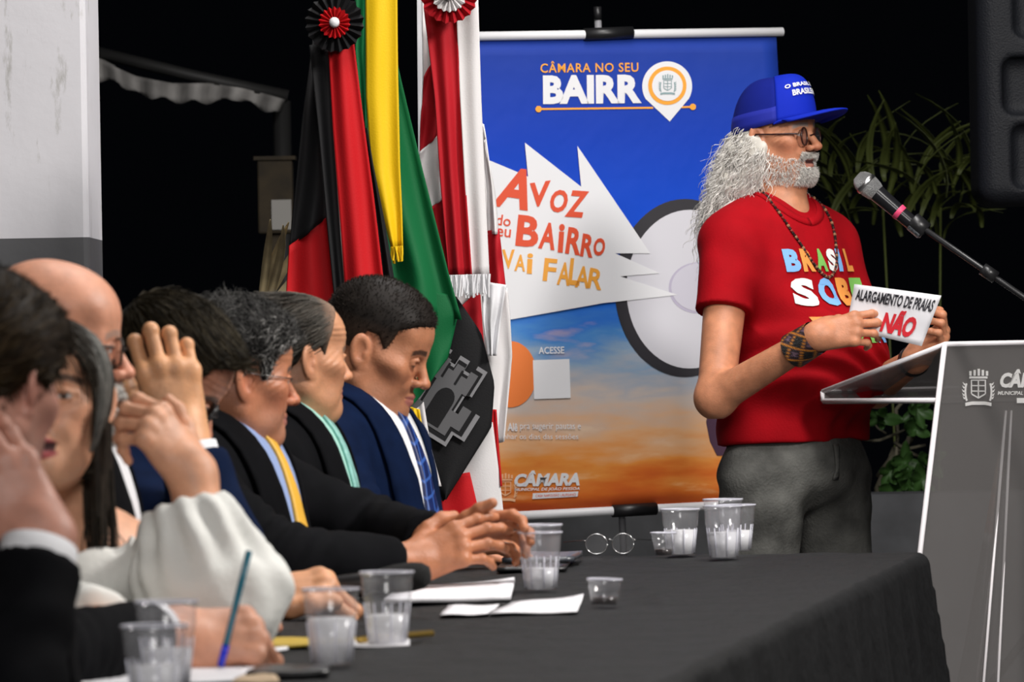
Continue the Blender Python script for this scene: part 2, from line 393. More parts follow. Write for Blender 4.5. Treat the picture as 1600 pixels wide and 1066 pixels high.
def face_colors(P, base, lip=(.42, .13, .11), brow=None, stubble=None, eye=True, red=.25, lids=False, extra=None, shadow=None):
    base = np.array(base); w = P.w
    def f(V):
        n = len(V); c = np.tile(base, (n, 1)).astype(float)
        c *= (1 + .10 * wob(V, 70, .3) * .5 + .05 * wob(V, 190, 1.1))[:, None]
        r = np.zeros(n)
        for s in (1, -1): r += gau(V, (.06, s * .045, -.03), (.035, .03, .03)) + .7 * gau(V, (-.012, s * .085, -.01), (.03, .02, .04))
        r += gau(V, (.11, 0, -.035), (.03, .02, .015)); r = np.clip(r * red, 0, .8)
        c = c * (1 - r[:, None] * np.array([.05, .42, .42]))
        def mix(mask, col):
            nonlocal c
            mask = np.clip(mask, 0, 1)[:, None]; c = c * (1 - mask) + np.asarray(col) * mask
        if stubble is not None:
            g = np.zeros(n)
            for s in (1, -1): g = np.maximum(g, np.clip(1.6 * gau(V, (.05, s * .045, -.085), (.06, .03, .035)), 0, 1))
            g = np.maximum(g, np.clip(1.5 * gau(V, (.09, 0, -.095), (.05, .04, .03)), 0, 1)); g = np.maximum(g, gau(V, (.1, 0, -.053), (.03, .03, .009)))
            mix(g * stubble[1], stubble[0])
        o = P.mouth
        ml = (np.abs(V[:, 1]) < .0245) & (V[:, 0] > .075); tz = np.abs(V[:, 1]) / .0245
        up = np.clip((.0075 * (1 - tz ** 1.5) + .001 - np.abs(V[:, 2] + .0645 + .0035 * tz)) / .0022, 0, 1) * ml
        dn = np.clip((.0085 * (1 - tz ** 2) + .001 - np.abs(V[:, 2] + .075 + .010 * o)) / .0022, 0, 1) * ml
        mix(np.maximum(up, dn) * .85, lip)
        if o > .2: mix(np.clip((.0025 + .006 * o - np.abs(V[:, 2] + .0695 + .005 * o)) / .002, 0, 1) * (np.abs(V[:, 1]) < .02) * (V[:, 0] > .07), (.05, .012, .012))
        if brow is not None:
            ay = np.abs(V[:, 1]); zc = .0225 + .05 * np.clip(ay - .012, 0, .02) - .35 * np.clip(ay - .037, 0, 1)
            b = np.clip((.0062 - np.abs(V[:, 2] - zc)) / .002, 0, 1) * np.clip((ay - .010) / .004, 0, 1) * np.clip((.057 - ay) / .005, 0, 1) * (V[:, 0] > .04)
            mix(b * .9, brow)
        for s in (1, -1):
            q = V - np.array((.0715, s * .032, -.003)); rr = np.linalg.norm(q, axis=1); onb = (rr < .0168) & (q[:, 0] > .002)
            yy = q[:, 1] / .0135; hh = (.0048 if not lids else .0020) * np.clip(1 - yy ** 2, 0, 1)
            zc = 0.0 if not lids else -.004
            if eye:
                mix(onb * np.clip((hh - np.abs(q[:, 2] - zc)) / .0012, 0, 1), (.55, .5, .47) if not lids else (.03, .02, .02))
                if not lids: mix(onb * np.clip((.0055 - np.hypot(q[:, 1], q[:, 2])) / .001, 0, 1) * (np.abs(q[:, 2]) < .0046), (.03, .017, .01))
                mix(onb * np.clip((.0016 - np.abs(q[:, 2] - zc - hh - .0004)) / .0012, 0, 1) * (np.abs(yy) < 1) * .9, (.04, .02, .015))
        if extra is not None: c = extra(V, c, mix)
        return np.clip(c, 0.002, 1)
    return f
def strand_mesh(name, P, D, L, steps, r, col, parent, m=HAIRM, grav=0.0, jit=0.0, curl=0.0, per=0.03, keep=None, off=.001, field=None, taper=.3, seed=1, carr=None, drop=None, hug=0.0):
    """n hair strands as three-sided tubes in one mesh"""
    g = np.random.default_rng(seed); P = np.asarray(P, float); n = len(P); L = np.broadcast_to(np.asarray(L, float), (n,))[:, None]
    D = D / (np.linalg.norm(D, axis=1, keepdims=True) + 1e-9); pts = [P]; p = P.copy(); d = D.copy()
    for i in range(steps):
        if field is not None: d = d * .5 + .5 * field(p, d)
        d = d + np.array([0, 0, -grav]) + jit * g.normal(size=d.shape); d /= np.linalg.norm(d, axis=1, keepdims=True) + 1e-9
        p = p + d * L / steps
        if keep is not None:
            v = keep(p.astype(f32)); bad = v < off
            if bad.any():
                gg = grad(keep, p[bad]); gg /= np.linalg.norm(gg, axis=1, keepdims=True) + 1e-6; p[bad] += gg * (off - v[bad])[:, None]
        if hug and keep is not None:
            v = keep(p.astype(f32)); far_ = (v > off) & (v < .05); gg = grad(keep, p[far_]); gg /= np.linalg.norm(gg, axis=1, keepdims=True) + 1e-6; p[far_] -= gg * ((v[far_] - off) * hug)[:, None]
        pts.append(p.copy())
    Q = np.stack(pts, 1)  # n,k,3
    T = np.gradient(Q, axis=1); T /= np.linalg.norm(T, axis=2, keepdims=True) + 1e-9
    if drop is not None:
        ok = ~drop(Q); Q = Q[ok]; L = L[ok]; n = len(Q); T = T[ok]; carr = None if carr is None else carr[ok]
    ref = g.normal(size=(n, 1, 3)); a = np.cross(T, ref); a /= np.linalg.norm(a, axis=2, keepdims=True) + 1e-9; b = np.cross(T, a)
    k = steps + 1; t = np.linspace(0, 1, k)
    if curl:
        ph = g.uniform(0, 2 * PI, (n, 1)) + 2 * PI * t[None, :] * L / (per * g.uniform(.7, 1.4, (n, 1))); am = curl * g.uniform(.5, 1.3, (n, 1)) * np.minimum(t * 4, 1)[None]
        Q = Q + am[..., None] * (np.cos(ph)[..., None] * a + np.sin(ph)[..., None] * b)
        T = np.gradient(Q, axis=1); T /= np.linalg.norm(T, axis=2, keepdims=True) + 1e-9
        a = np.cross(T, ref); a /= np.linalg.norm(a, axis=2, keepdims=True) + 1e-9; b = np.cross(T, a)
    rr = (r * (1 - (1 - taper) * t ** 2))[None, :, None]
    V = np.stack([Q + rr * (math.cos(2 * PI * q / 3) * a + math.sin(2 * PI * q / 3) * b) for q in range(3)], 2)  # n,k,3,3
    base = (np.arange(n)[:, None, None] * k + np.arange(steps)[None, :, None]) * 3; q = np.arange(3)[None, None, :]; q1 = (q + 1) % 3
    F = np.stack([base + q, base + q1, base + 3 + q1, base + 3 + q], -1).reshape(-1, 4)
    c = np.asarray(col, float)
    if carr is not None: cv = carr
    else: cv = c[None] * np.clip(g.normal(1, .28, (n, 1)), .3, 2)
    cv = np.repeat(cv[:, None, :], k * 3, 1).reshape(-1, 3)
    me = mesh_np(name, V.reshape(-1, 3), F, cv); return newobj(name, me, m, parent)
def pick(V, F, mask, n, seed=0):
    """random surface points and normals on the faces whose centre passes mask"""
    g = np.random.default_rng(seed); C = V[F].mean(1); ok = mask(C); F2 = F[ok]; n = int(n)
    if len(F2) == 0: return np.zeros((0, 3)), np.zeros((0, 3))
    ids = g.integers(0, len(F2), n); w = g.dirichlet(np.ones(4), n); P = (V[F2[ids]] * w[..., None]).sum(1)
    q = V[F2[ids]]; N = np.cross(q[:, 2] - q[:, 0], q[:, 3] - q[:, 1]); N /= np.linalg.norm(N, axis=1, keepdims=True) + 1e-9; return P, N

def hand_prims(side=1, curl=(20, 25, 30, 30), mid=None, spread=4, thumb=None, scale=1.0):
    """hand frame: x to the fingers, z out of the back, thumb at +y for side=1. returns SDF"""
    curl = [(c, c, c * .6) if np.isscalar(c) else c for c in curl]
    palm = S(); mcp = [(.090, .030, .000), (.094, .009, .003), (.089, -.012, .001), (.080, -.030, -.003)]
    st = [(.0, .016, -.003), (.0, .006, -.001), (.0, -.006, -.001), (.0, -.015, -.003)]
    for a, b in zip(st, mcp): palm.add(cap(a, b, .0165, .0118), .014)
    palm.add(cap((-.012, 0, -.001), (.015, 0, -.002), .026, .023), .02)
    palm.add(ell((.03, .026, -.012), (.034, .017, .015)), .015); palm.add(ell((.035, -.022, -.010), (.034, .013, .013)), .012)
    for b in mcp: palm.add(ell((b[0] - .002, b[1], b[2] + .003), (.011, .0095, .0095)), .010)
    lens = [(.042, .026, .021), (.047, .030, .023), (.043, .028, .022), (.034, .021, .019)]; rad0 = [.0102, .0104, .0100, .0090]
    chains = []
    for i in range(4):
        p = np.array(mcp[i]); b = 0; sp = rad((1.5 - i) * spread); f = S(); pts = [p.copy()]
        r = rad0[i]
        for j in range(3):
            b += rad(curl[i][j]); d = np.array([math.cos(b) * math.cos(sp), math.cos(b) * math.sin(sp), -math.sin(b)])
            q = p + d * lens[i][j]; f.add(cap(p, q, r, r * .90), .003); f.add(ell(p, (r * 1.04,) * 3), .004); p = q; r *= .90; pts.append(p.copy())
        chains.append((f, pts))
    th = thumb if thumb is not None else [(.018, .028, -.008), (.052, .050, -.016), (.080, .058, -.022), (.104, .056, -.026)]
    tf = S(); rr = [.0165, .0125, .0112, .0090]
    for j in range(len(th) - 1): tf.add(cap(th[j], th[j + 1], rr[j], rr[j + 1]), .006)
    def f(p):
        q = p.copy()
        if side < 0: q[:, 1] = -q[:, 1]
        q = q / scale; d = smin(palm(q), tf(q), .010); fing = None
        for c, _ in chains:
            e = c(q); fing = e if fing is None else smin(fing, e, .0012)
        return smin(d, fing, .005) * scale
    return f
def hand_at(wrist, fwd, back, side=1, **k):
    """hand SDF placed in person space"""
    f = np.asarray(fwd, float); f /= np.linalg.norm(f); b = np.asarray(back, float); b = b - f * (b @ f); b /= np.linalg.norm(b)
    y = np.cross(b, f); R = np.stack([f, y, b], 1).astype(f32); w = A3(wrist); h = hand_prims(side, **k)
    return lambda p: h(((p - w) @ R).astype(f32))
def skin_hand_color(base):
    base = np.array(base)
    def f(V): return np.clip(base[None] * (1 + .10 * wob(V, 60, .7) + .06 * wob(V, 170, .2))[:, None] * np.array([1, .96, .94]), .002, 1)
    return f

class Person:
    """one person: an Empty on the floor, body mesh, clothes and hair as children. Local x is the way the torso faces"""
    def __init__(s, label, group, hx, hy, d, heading, base=None, name='person', cat='person'):
        h = W(hx, hy, d); s.h = rad(heading); fx, fy = math.cos(s.h), math.sin(s.h); b = .06 if base is None else base
        s.o = np.array([h[0] - fx * b, h[1] - fy * b, 0.0]); s.root = empty(name, s.o, s.h); s.R = Rz(s.h); s.hc = s.L(h)
        tag(s.root, label, cat, group); s.parts = []; s.heads = None
    def L(s, w): return s.R.T @ (np.asarray(w, float) - s.o)
    def Lp(s, px, py, d): return s.L(W(px, py, d))
    def dirL(s, v): return s.R.T @ np.asarray(v, float)
    def head(s, P, colf, yaw=0, pitch=0, roll=0, h=.0025, neckbase=None, neck_r=(.056, .064)):
        s.P = P; s.HR = Rz(rad(yaw)) @ Ry(rad(pitch)) @ Rx(rad(roll)); s.k = P.scale
        nb = neckbase if neckbase is not None else s.hc + np.array([-.05, 0, -.2]); s.nb = nb
        nl = s.HR.T @ (nb - s.hc) / s.k; f = head_model(P, nl, neck_r); s.hf = f
        ext = .07; lo = np.minimum((-.125, -.1, -.135), nl - .075); hi = np.maximum((.135, .1, .14), nl + .075)
        V, F = mesh_sdf(f, lo, hi, h / s.k); C = colf(V); s.HV, s.HF = V, F
        s.parts.append((s.h2p(V), F, C)); return f
    def h2p(s, V): return (np.asarray(V) * s.k) @ s.HR.T + s.hc
    def hand(s, wrist, fwd, back, side, elbow, base, h=.0022, fr=(.042, .028), upper=None, **k):
        f0 = hand_at(wrist, fwd, back, side, **k); fr_ = cap(elbow, wrist, *fr)
        m = S().add(f0).add(fr_, .02)
        if upper is not None: m.add(cap(upper, elbow, .053, .044), .03); m.add(ell(elbow, (.042, .042, .042)), .02)
        pts = np.array([wrist, elbow, np.asarray(wrist) + .2 * np.asarray(fwd) / np.linalg.norm(fwd)])
        lo = np.minimum(np.asarray(wrist) - .13, elbow - np.array([.05] * 3)); hi = np.maximum(np.asarray(wrist) + .13, elbow + np.array([.05] * 3))
        fw = np.asarray(fwd, float) / np.linalg.norm(fwd); lo = np.minimum(lo, np.asarray(wrist) + fw * .15 - .09); hi = np.maximum(hi, np.asarray(wrist) + fw * .15 + .09)
        if upper is not None: lo = np.minimum(lo, upper - .08); hi = np.maximum(hi, upper + .08)
        V, F = mesh_sdf(m, lo, hi, h); s.parts.append((V, F, skin_hand_color(base)(V))); return m
    def core(s, f, lo, hi, base, h=.016):
        V, F = mesh_sdf(f, lo, hi, h); s.parts.append((V, F, np.tile(base, (len(V), 1))))
    def finish(s, name='body'):
        Vs, Fs, Cs, o = [], [], [], 0
        for V, F, C in s.parts: Vs.append(V); Fs.append(F + o); Cs.append(C); o += len(V)
        me = mesh_np(name, np.concatenate(Vs), np.concatenate(Fs), np.concatenate(Cs)); s.body = newobj(name, me, SKIN, s.root); return s.body
    # ---- hair
    def shell(s, name, thick, hairline, col, h=.003, extra=None, kcut=.012, rnd=.10, colf=None):
        """hair cap following the skull; hairline(x,y)->lowest z"""
        P = s.P; sk = skull(P)
        def f(p):
            t = thick(p) if callable(thick) else thick
            return smax(sk(p) - t, (hairline(p) - p[:, 2]) * .75, kcut)
        m = S().add(f)
        if extra: extra(m)
        V, F = mesh_sdf(m, (-.15, -.125, -.17), (.14, .125, .18), h / s.k)
        c = np.asarray(col)[None] * (1 + rnd * wob(V, 160, .5))[:, None]
        if colf is not None: c = colf(V, c)
        me = mesh_np(name, s.h2p(V), F, np.clip(c, .001, 1)); o = newobj(name, me, HAIRM, s.root); s.SV, s.SF, s.SFn = V, F, m; return o
    def strands(s, name, n, L, field, r, col, parent, mask=None, steps=5, lift=.3, seed=1, keepoff=None, on='shell', tang=0.0, **k):
        V, F = (s.SV, s.SF) if on == 'shell' else (s.HV, s.HF)
        P, N = pick(V, F, mask if mask else (lambda C: np.ones(len(C), bool)), n, seed)
        D = field(P, N); D = D - tang * (D * N).sum(1, keepdims=True) * N; D = D / (np.linalg.norm(D, axis=1, keepdims=True) + 1e-9) + lift * N
        Pw = s.h2p(P); Dw = D @ s.HR.T; return strand_mesh(name, Pw, Dw, L, steps, r, col, parent, seed=seed, **k)
    # ---- accessories
    def specs(s, m_frame, m_lens, w=.024, hgt=.018, z=-.004, x=.094, r=.0014, rimless=False, rect=.5, thick=.0018):
        e = empty('eyeglasses', (0, 0, 0)); e.parent = s.root; e['label'] = 'spectacles worn on the face'
        H = lambda V: s.h2p(np.asarray(V, float))
        for sg in (1, -1):
            a = np.linspace(0, 2 * PI, 33); ex = 1 / (1 + rect); c = np.sign(np.cos(a)) * np.abs(np.cos(a)) ** ex; si = np.sign(np.sin(a)) * np.abs(np.sin(a)) ** ex
            cy = sg * .0325; ring = np.stack([x - .012 * np.abs(c * w * sg + cy) / .05, cy + c * w, z + si * hgt], 1)
            me = bpy.data.meshes.new('lens'); me.from_pydata([tuple(v) for v in H(ring[:-1])], [], [tuple(range(32))]); me.update(); newobj('lens', me, m_lens, e)
            if not rimless:
                V, F = tube_np(H(ring), r, 6); newobj('rim', mesh_np('rim', V, np.array(F)), m_frame, e)
            tp = H([(x - .014, sg * .057, z + .007), (x - .03, sg * .066 * max(s.P.w, 1), z + .008), (.03, sg * .0815 * s.P.w, z + .009), (-.012, sg * .087 * s.P.w, z + .012), (-.03, sg * .085 * s.P.w, z - .01)])
            V, F = tube_np(tp, thick, 6); newobj('temple', mesh_np('temple', V, np.array(F)), m_frame, e)
        V, F = tube_np(H([(x - .003, .010, z + .003), (x + .004, 0, z + .006), (x - .003, -.010, z + .003)]), r, 6); newobj('bridge', mesh_np('bridge', V, np.array(F)), m_frame, e)
        return e

# ---- clothed torso
def torso_model(sc, hip, shw=.19, k=1.0, belly=0.0, infl=0.0):
    """sc shoulder centre, hip centre; local x front"""
    sc = np.asarray(sc, float); hip = np.asarray(hip, float); m = S(); l = lambda t, dx=0: hip * (1 - t) + sc * t + np.array([dx, 0, 0])
    m.add(cap(hip + (0, .07, 0), hip + (0, -.07, 0), .125 * k + infl))
    m.add(ell(l(.35, .025 + belly * .5), (.135 * k + belly + infl, .165 * k + infl, .16)), .08)
    m.add(ell(l(.72, .012), (.122 * k + infl, .175 * k + infl, .17)), .08)
    for s in (1, -1):
        m.add(cap(sc + (0, s * .06, -.02), sc + (-.005, s * (shw - .03), -.045), .075 + infl, .066 + infl), .06)
        m.add(cap(sc + (-.022, s * .03, .03), sc + (-.02, s * .12, -.015), .042 + infl, .05 + infl), .05)
    return m
def sleeve(m, sh, el, cuff, r=(.07, .06, .047), k=.045, fold=.004, ph=0.0):
    """adds an arm with a flat-cut cuff and folds"""
    sh = np.asarray(sh, float); el = np.asarray(el, float); cuff = np.asarray(cuff, float); u = cuff - el; u /= np.linalg.norm(u)
    up = cap(sh, el, r[0], r[1]); fo = cap(el, cuff + u * .05, r[1], r[2]); pl = plane(cuff, u)
    a1 = (sh - el) / np.linalg.norm(sh - el); e32 = A3(el); a1f = A3(a1); uf = A3(u)
    def f(p):
        d = smin(up(p), smax(fo(p), pl(p), .006), .02); q = p - e32
        g = np.exp(-(q * q).sum(1) / .013); t1 = q @ a1f; t2 = q @ uf
        return d + fold * g * np.sin(150 * (t1 - .6 * t2) + 5 * np.sin(11 * t1 + ph) + ph) + fold * .35 * np.sin(55 * t2 + 3 * np.sin(18 * t1 + ph) + ph) * np.exp(-(d / .03) ** 2)
    m.add(f, k)
def cuff_band(name, el, cuff, r, ln, m, parent, start=-.02):
    el = np.asarray(el, float); cuff = np.asarray(cuff, float); u = cuff - el; u /= np.linalg.norm(u)
    prof = [(r * .9, start), (r, start), (r * 1.01, ln), (r * .93, ln + .001), (r * .9, start + .01)]
    return lathe(name, prof, m, cuff, 24, parent, u)
def patch(name, f, A, B, n, mm, off, t, m, parent, it=6):
    G = loft(A, B, n, mm); sh = G.shape; Pp = project(f, G.reshape(-1, 3), off, it).reshape(sh)
    c = project(f, Pp.reshape(-1, 3), off + .01, 2).reshape(sh) - Pp
    return sheet(name, Pp, t, m, parent, c)
def collar(name, C, r, hgt, m, parent, tilt=.25, drop=.02, gap=28, flare=.014, t=.003, back=.012, sx=1.0):
    """turned-down shirt collar round the neck; front at +x"""
    a = np.radians(np.linspace(gap, 360 - gap, 49)); C = np.asarray(C, float); rows = []
    fr = (np.cos(a) + 1) / 2
    for v in np.linspace(0, 1, 5):
        rr = r + flare * v; zt = -tilt * r * np.cos(a) + back * (1 - fr); z = zt - v * (hgt + drop * fr ** 3)
        rows.append(np.stack([rr * np.cos(a) * sx, rr * np.sin(a), z], 1))
    band = [np.stack([(r - .003) * np.cos(a) * sx, (r - .003) * np.sin(a), -tilt * r * np.cos(a) - hgt * 1.1], 1)]
    G = np.stack(band + rows, 0) + C; return sheet(name, G, t, m, parent, (G - C) * np.array([1, 1, 0]))
def trousers(pr, hip, m, shoe_m, knee=.43, spread=.11, h=.016):
    hip = np.asarray(hip, float); f = S(); f.add(cap(hip + (0, .07, 0), hip + (0, -.07, 0), .13))
    for s in (1, -1):
        kn = hip + np.array([knee, s * spread, .0]); an = np.array([kn[0] - .01, kn[1], .10])
        f.add(cap(hip + (0, s * .08, 0), kn, .095, .068), .05); f.add(cap(kn, an, .066, .058), .03)
        sm = S().add(ell((an[0] + .06, an[1], .045), (.135, .05, .045))).add(ell((an[0] - .01, an[1], .07), (.055, .042, .06)), .03).cut(plane((0, 0, .003), (0, 0, -1)))
        sdf_obj('shoe', sm, (an[0] - .12, an[1] - .08, -.01), (an[0] + .22, an[1] + .08, .15), .014, shoe_m, pr.root)
    return sdf_obj('trousers', f, hip + np.array([-.2, -.28, -.6]), hip + np.array([.6, .28, .25]), h, m, pr.root)
# ------------------------------------------------------------ setting
o = box('floor', (-9, -1, -.05), (12, 32, 0), mat('dark_floor', (.05, .05, .052), .55, var=.3, vscale=3, bump=.1)); tag(o, kind='structure')
# painted concrete column: white above, grey band below
def column_mat():
    m = mat('painted_concrete', (.6, .6, .62), .75); nt = m.node_tree; N = nt.nodes; L = nt.links; b = N['Principled BSDF']
    tc = N.new('ShaderNodeTexCoord'); sp = N.new('ShaderNodeSeparateXYZ'); L.new(tc.outputs['Object'], sp.inputs[0])
    n = N.new('ShaderNodeTexNoise'); n.inputs['Scale'].default_value = 6; n.inputs['Detail'].default_value = 8; L.new(tc.outputs['Object'], n.inputs['Vector'])
    mp = N.new('ShaderNodeMapping'); mp.inputs['Scale'].default_value = (14, 14, 3); L.new(tc.outputs['Object'], mp.inputs[0])
    n2 = N.new('ShaderNodeTexNoise'); n2.inputs['Scale'].default_value = 2.0; n2.inputs['Detail'].default_value = 6; n2.inputs['Roughness'].default_value = .7; L.new(mp.outputs[0], n2.inputs['Vector'])
    r = N.new('ShaderNodeValToRGB'); r.color_ramp.elements[0].position = .30; r.color_ramp.elements[0].color = (.42, .41, .40, 1); r.color_ramp.elements[1].position = .42; r.color_ramp.elements[1].color = (.64, .63, .66, 1); L.new(n2.outputs['Fac'], r.inputs[0])
    gt = N.new('ShaderNodeMath'); gt.operation = 'GREATER_THAN'; gt.inputs[1].default_value = ZB; L.new(sp.outputs['Z'], gt.inputs[0])
    mx = N.new('ShaderNodeMix'); mx.data_type = 'RGBA'; mx.inputs[6].default_value = (.085, .085, .09, 1); L.new(gt.outputs[0], mx.inputs[0]); L.new(r.outputs[0], mx.inputs[7]); L.new(mx.outputs[2], b.inputs['Base Color'])
    bp = N.new('ShaderNodeBump'); bp.inputs['Strength'].default_value = .4; bp.inputs['Distance'].default_value = .01; L.new(n.outputs['Fac'], bp.inputs['Height']); L.new(bp.outputs[0], b.inputs['Normal']); return m
CD = 12.6; ZB = W(60, 372, CD)[2]; cr = W(136, 200, CD)
o = box('wall_left', (cr[0] - .62, CD, 0), (cr[0], CD + .42, 4.0), column_mat(), bev=.012); tag(o, 'white concrete column with a grey painted lower band', kind='structure')
# low dark parapet behind the stage
o = box('wall_back', (-4, 16.6, 0), (6, 16.85, W(1400, 772, 16.6)[2]), mat('dark_parapet', (.07, .072, .078), .8, var=.2)); tag(o, kind='structure')

# ------------------------------------------------------------ table and cloth
TZ = .75
near = np.array([.14, 6.5]); far = TAB(1452, 862)[:2]; ax = (far - near) / np.linalg.norm(far - near); pe = np.array([-ax[1], ax[0]])  # pe points to the people's side
far_w = .84; far = far.copy(); LEN = np.linalg.norm(far - near) + 1.6; start = far - ax * LEN
M_CLOTH = mat('black_tablecloth', (.0058, .006, .0066), .62, spec=.22, bump=.8, bscale=30, var=.25, vscale=20, detail=5)
T0 = lambda s, w, z: np.array([start[0] + ax[0] * s + pe[0] * w, start[1] + ax[1] * s + pe[1] * w, z])
te = empty('folding_table', T0(LEN / 2, far_w / 2, 0), math.atan2(ax[1], ax[0])); tag(te, 'long conference table under a black cloth', 'table')
box('tabletop', (-LEN / 2 + .02, -far_w / 2 + .02, TZ - .04), (LEN / 2 - .02, far_w / 2 - .02, TZ - .008), mat('table_board', (.2, .18, .16), .6), te)
for sx in (-1, 1):
    for sy in (-1, 1):
        q = (sx * (LEN / 2 - .15), sy * (far_w / 2 - .08)); lathe('leg', [(0, 0), (.02, 0), (.02, TZ - .04), (0, TZ - .04)], mat('table_steel', (.1, .1, .1), .4, 1.0), (q[0], q[1], 0), 12, te)
def cloth():
    # cross profile from the audience hem, over the edge, across the top, short drop on the people's side; along s incl. far end drop
    rad_ = .022
    wprof = [(-.0, .03)] + [(-.0, z) for z in np.linspace(.08, TZ - rad_, 14)] + [(rad_ * (1 - math.cos(a)), TZ - rad_ + rad_ * math.sin(a)) for a in np.linspace(.3, PI / 2, 5)]
    wprof += [(w, TZ) for w in np.linspace(.05, far_w - .05, 36)] + [(far_w - rad_ * (1 - math.cos(a)), TZ - rad_ + rad_ * math.sin(a)) for a in np.linspace(PI / 2, .3, 5)] + [(far_w, z) for z in np.linspace(TZ - rad_, TZ - .06, 3)]
    ss = list(np.linspace(0, LEN - .12, 150)) + list(np.linspace(LEN - .11, LEN - rad_, 10)); prof = wprof
    G = np.zeros((len(ss), len(prof), 3))
    for i, s_ in enumerate(ss):
        for j, (w, z) in enumerate(prof):
            out = -max(0, TZ - z) * .09 if w < .01 else 0
            wv = 0
            if w < .03 and z < TZ - .01:
                dp = (TZ - z); wv = -.020 * min(dp * 2.5, 1) * (math.sin(s_ * 17 + 1.2 * math.sin(s_ * 5) + dp * 1.2) + .5 * math.sin(s_ * 39 + 2))
            zz = z
            if z > TZ - .001:
                zz += .0022 * math.sin(s_ * 23 + 2 * math.sin(w * 9)) * math.sin(w * 13 + s_ * 3) + .0015 * math.sin(s_ * 61 + w * 30) - .0015
                zz += .010 * math.exp(-((w - .28 - .22 * (s_ - (LEN - 1.75))) / .014) ** 2) * math.exp(-((s_ - (LEN - 1.7)) / .35) ** 2)
            G[i, j] = T0(s_, w + out + wv, zz)
    # far end drop: continue rows outward/downward
    rows = [G]
    last = G[-1].copy(); add = []
    for q in list(np.linspace(.3, PI / 2, 4)):
        r = last.copy()
        for j, (w, z) in enumerate(prof):
            r[j] = T0(LEN - rad_ + rad_ * math.sin(q), w + (last[j] @ np.array([pe[0], pe[1], 0]) - T0(LEN - rad_, w, z) @ np.array([pe[0], pe[1], 0])), z - rad_ * (1 - math.cos(q)) if z > TZ - .03 else z)
        add.append(r)
    for dz in np.linspace(.06, .70, 14):
        r = add[3].copy() if len(add) > 3 else last.copy()
        for j, (w, z) in enumerate(prof):
            fl = .10 * dz * (1 - w / far_w) + .012 * math.sin(w * 40) * min(dz * 3, 1); c_out = .12 * dz * math.exp(-w / .05)
            if w < .03: r[j] = T0(LEN + fl + c_out * .6, -(TZ - z) * .09 - c_out * .4 if z < TZ - .03 else -c_out * .4, max(min(z, TZ - dz), .02))
            else: r[j] = T0(LEN + fl, w, max(min(z, TZ - dz), .02))
        add.append(r)
    G = np.concatenate([G, np.array(add)], 0)
    return sheet('tablecloth', G, .003, M_CLOTH, None, np.array([0, 0, 1.0]))
tag(cloth(), 'wrinkled black cloth draped over the conference table', 'tablecloth')
# ------------------------------------------------------------ seated row
M_BLACK = mat('black_suit', (.0035, .0036, .0045), .85, spec=.06,  bump=.15, bscale=500, var=.2, vscale=25)
M_NAVY = mat('navy_suit', (.003, .0085, .031), .85, spec=.06,  bump=.15, bscale=500, var=.2, vscale=25)
M_TROU = mat('dark_trousers', (.01, .01, .013), .8)
M_SHOE = mat('black_leather', (.008, .008, .008), .35)
M_WHITE = mat('white_cotton', (.72, .72, .74), .8, bump=.1, bscale=300)
M_BLUESH = mat('light_blue_cotton', (.24, .32, .55), .8)
M_MINT = mat('mint_cotton', (.30, .55, .47), .8)
M_MINTTIE = mat('mint_silk', (.22, .47, .42), .45, bump=.2, bscale=120, var=.25, vscale=60)
M_YEL = mat('yellow_silk', (.75, .42, .05), .45, bump=.1, bscale=200)
M_SILVER = mat('silver_metal', (.6, .6, .6), .25, 1.0)
M_BLKPL = mat('black_plastic', (.012, .012, .013), .35)
M_LENS = clear_mat('lens_clear', (.92, .92, .93), dfac=.03)
M_DLENS = clear_mat('lens_dark', (.05, .05, .05), dfac=.02)

def tie_mat():
    m = mat('blue_check_silk', (.008, .02, .10), .45); nt = m.node_tree; N = nt.nodes; L = nt.links; b = N['Principled BSDF']
    tc = N.new('ShaderNodeTexCoord'); mp = N.new('ShaderNodeMapping'); mp.inputs['Rotation'].default_value = (rad(40), rad(45), rad(45)); L.new(tc.outputs['Object'], mp.inputs[0])
    w1 = N.new('ShaderNodeTexWave'); w1.inputs['Scale'].default_value = 14; w1.bands_direction = 'X'; w2 = N.new('ShaderNodeTexWave'); w2.inputs['Scale'].default_value = 14; w2.bands_direction = 'Y'
    L.new(mp.outputs[0], w1.inputs[0]); L.new(mp.outputs[0], w2.inputs[0])
    mx = N.new('ShaderNodeMath'); mx.operation = 'MAXIMUM'; L.new(w1.outputs['Fac'], mx.inputs[0]); L.new(w2.outputs['Fac'], mx.inputs[1])
    r = N.new('ShaderNodeValToRGB'); r.color_ramp.elements[0].position = .88; r.color_ramp.elements[0].color = (.006, .016, .09, 1); r.color_ramp.elements[1].position = .97; r.color_ramp.elements[1].color = (.035, .10, .36, 1)
    L.new(mx.outputs[0], r.inputs[0]); L.new(r.outputs[0], b.inputs['Base Color']); return m
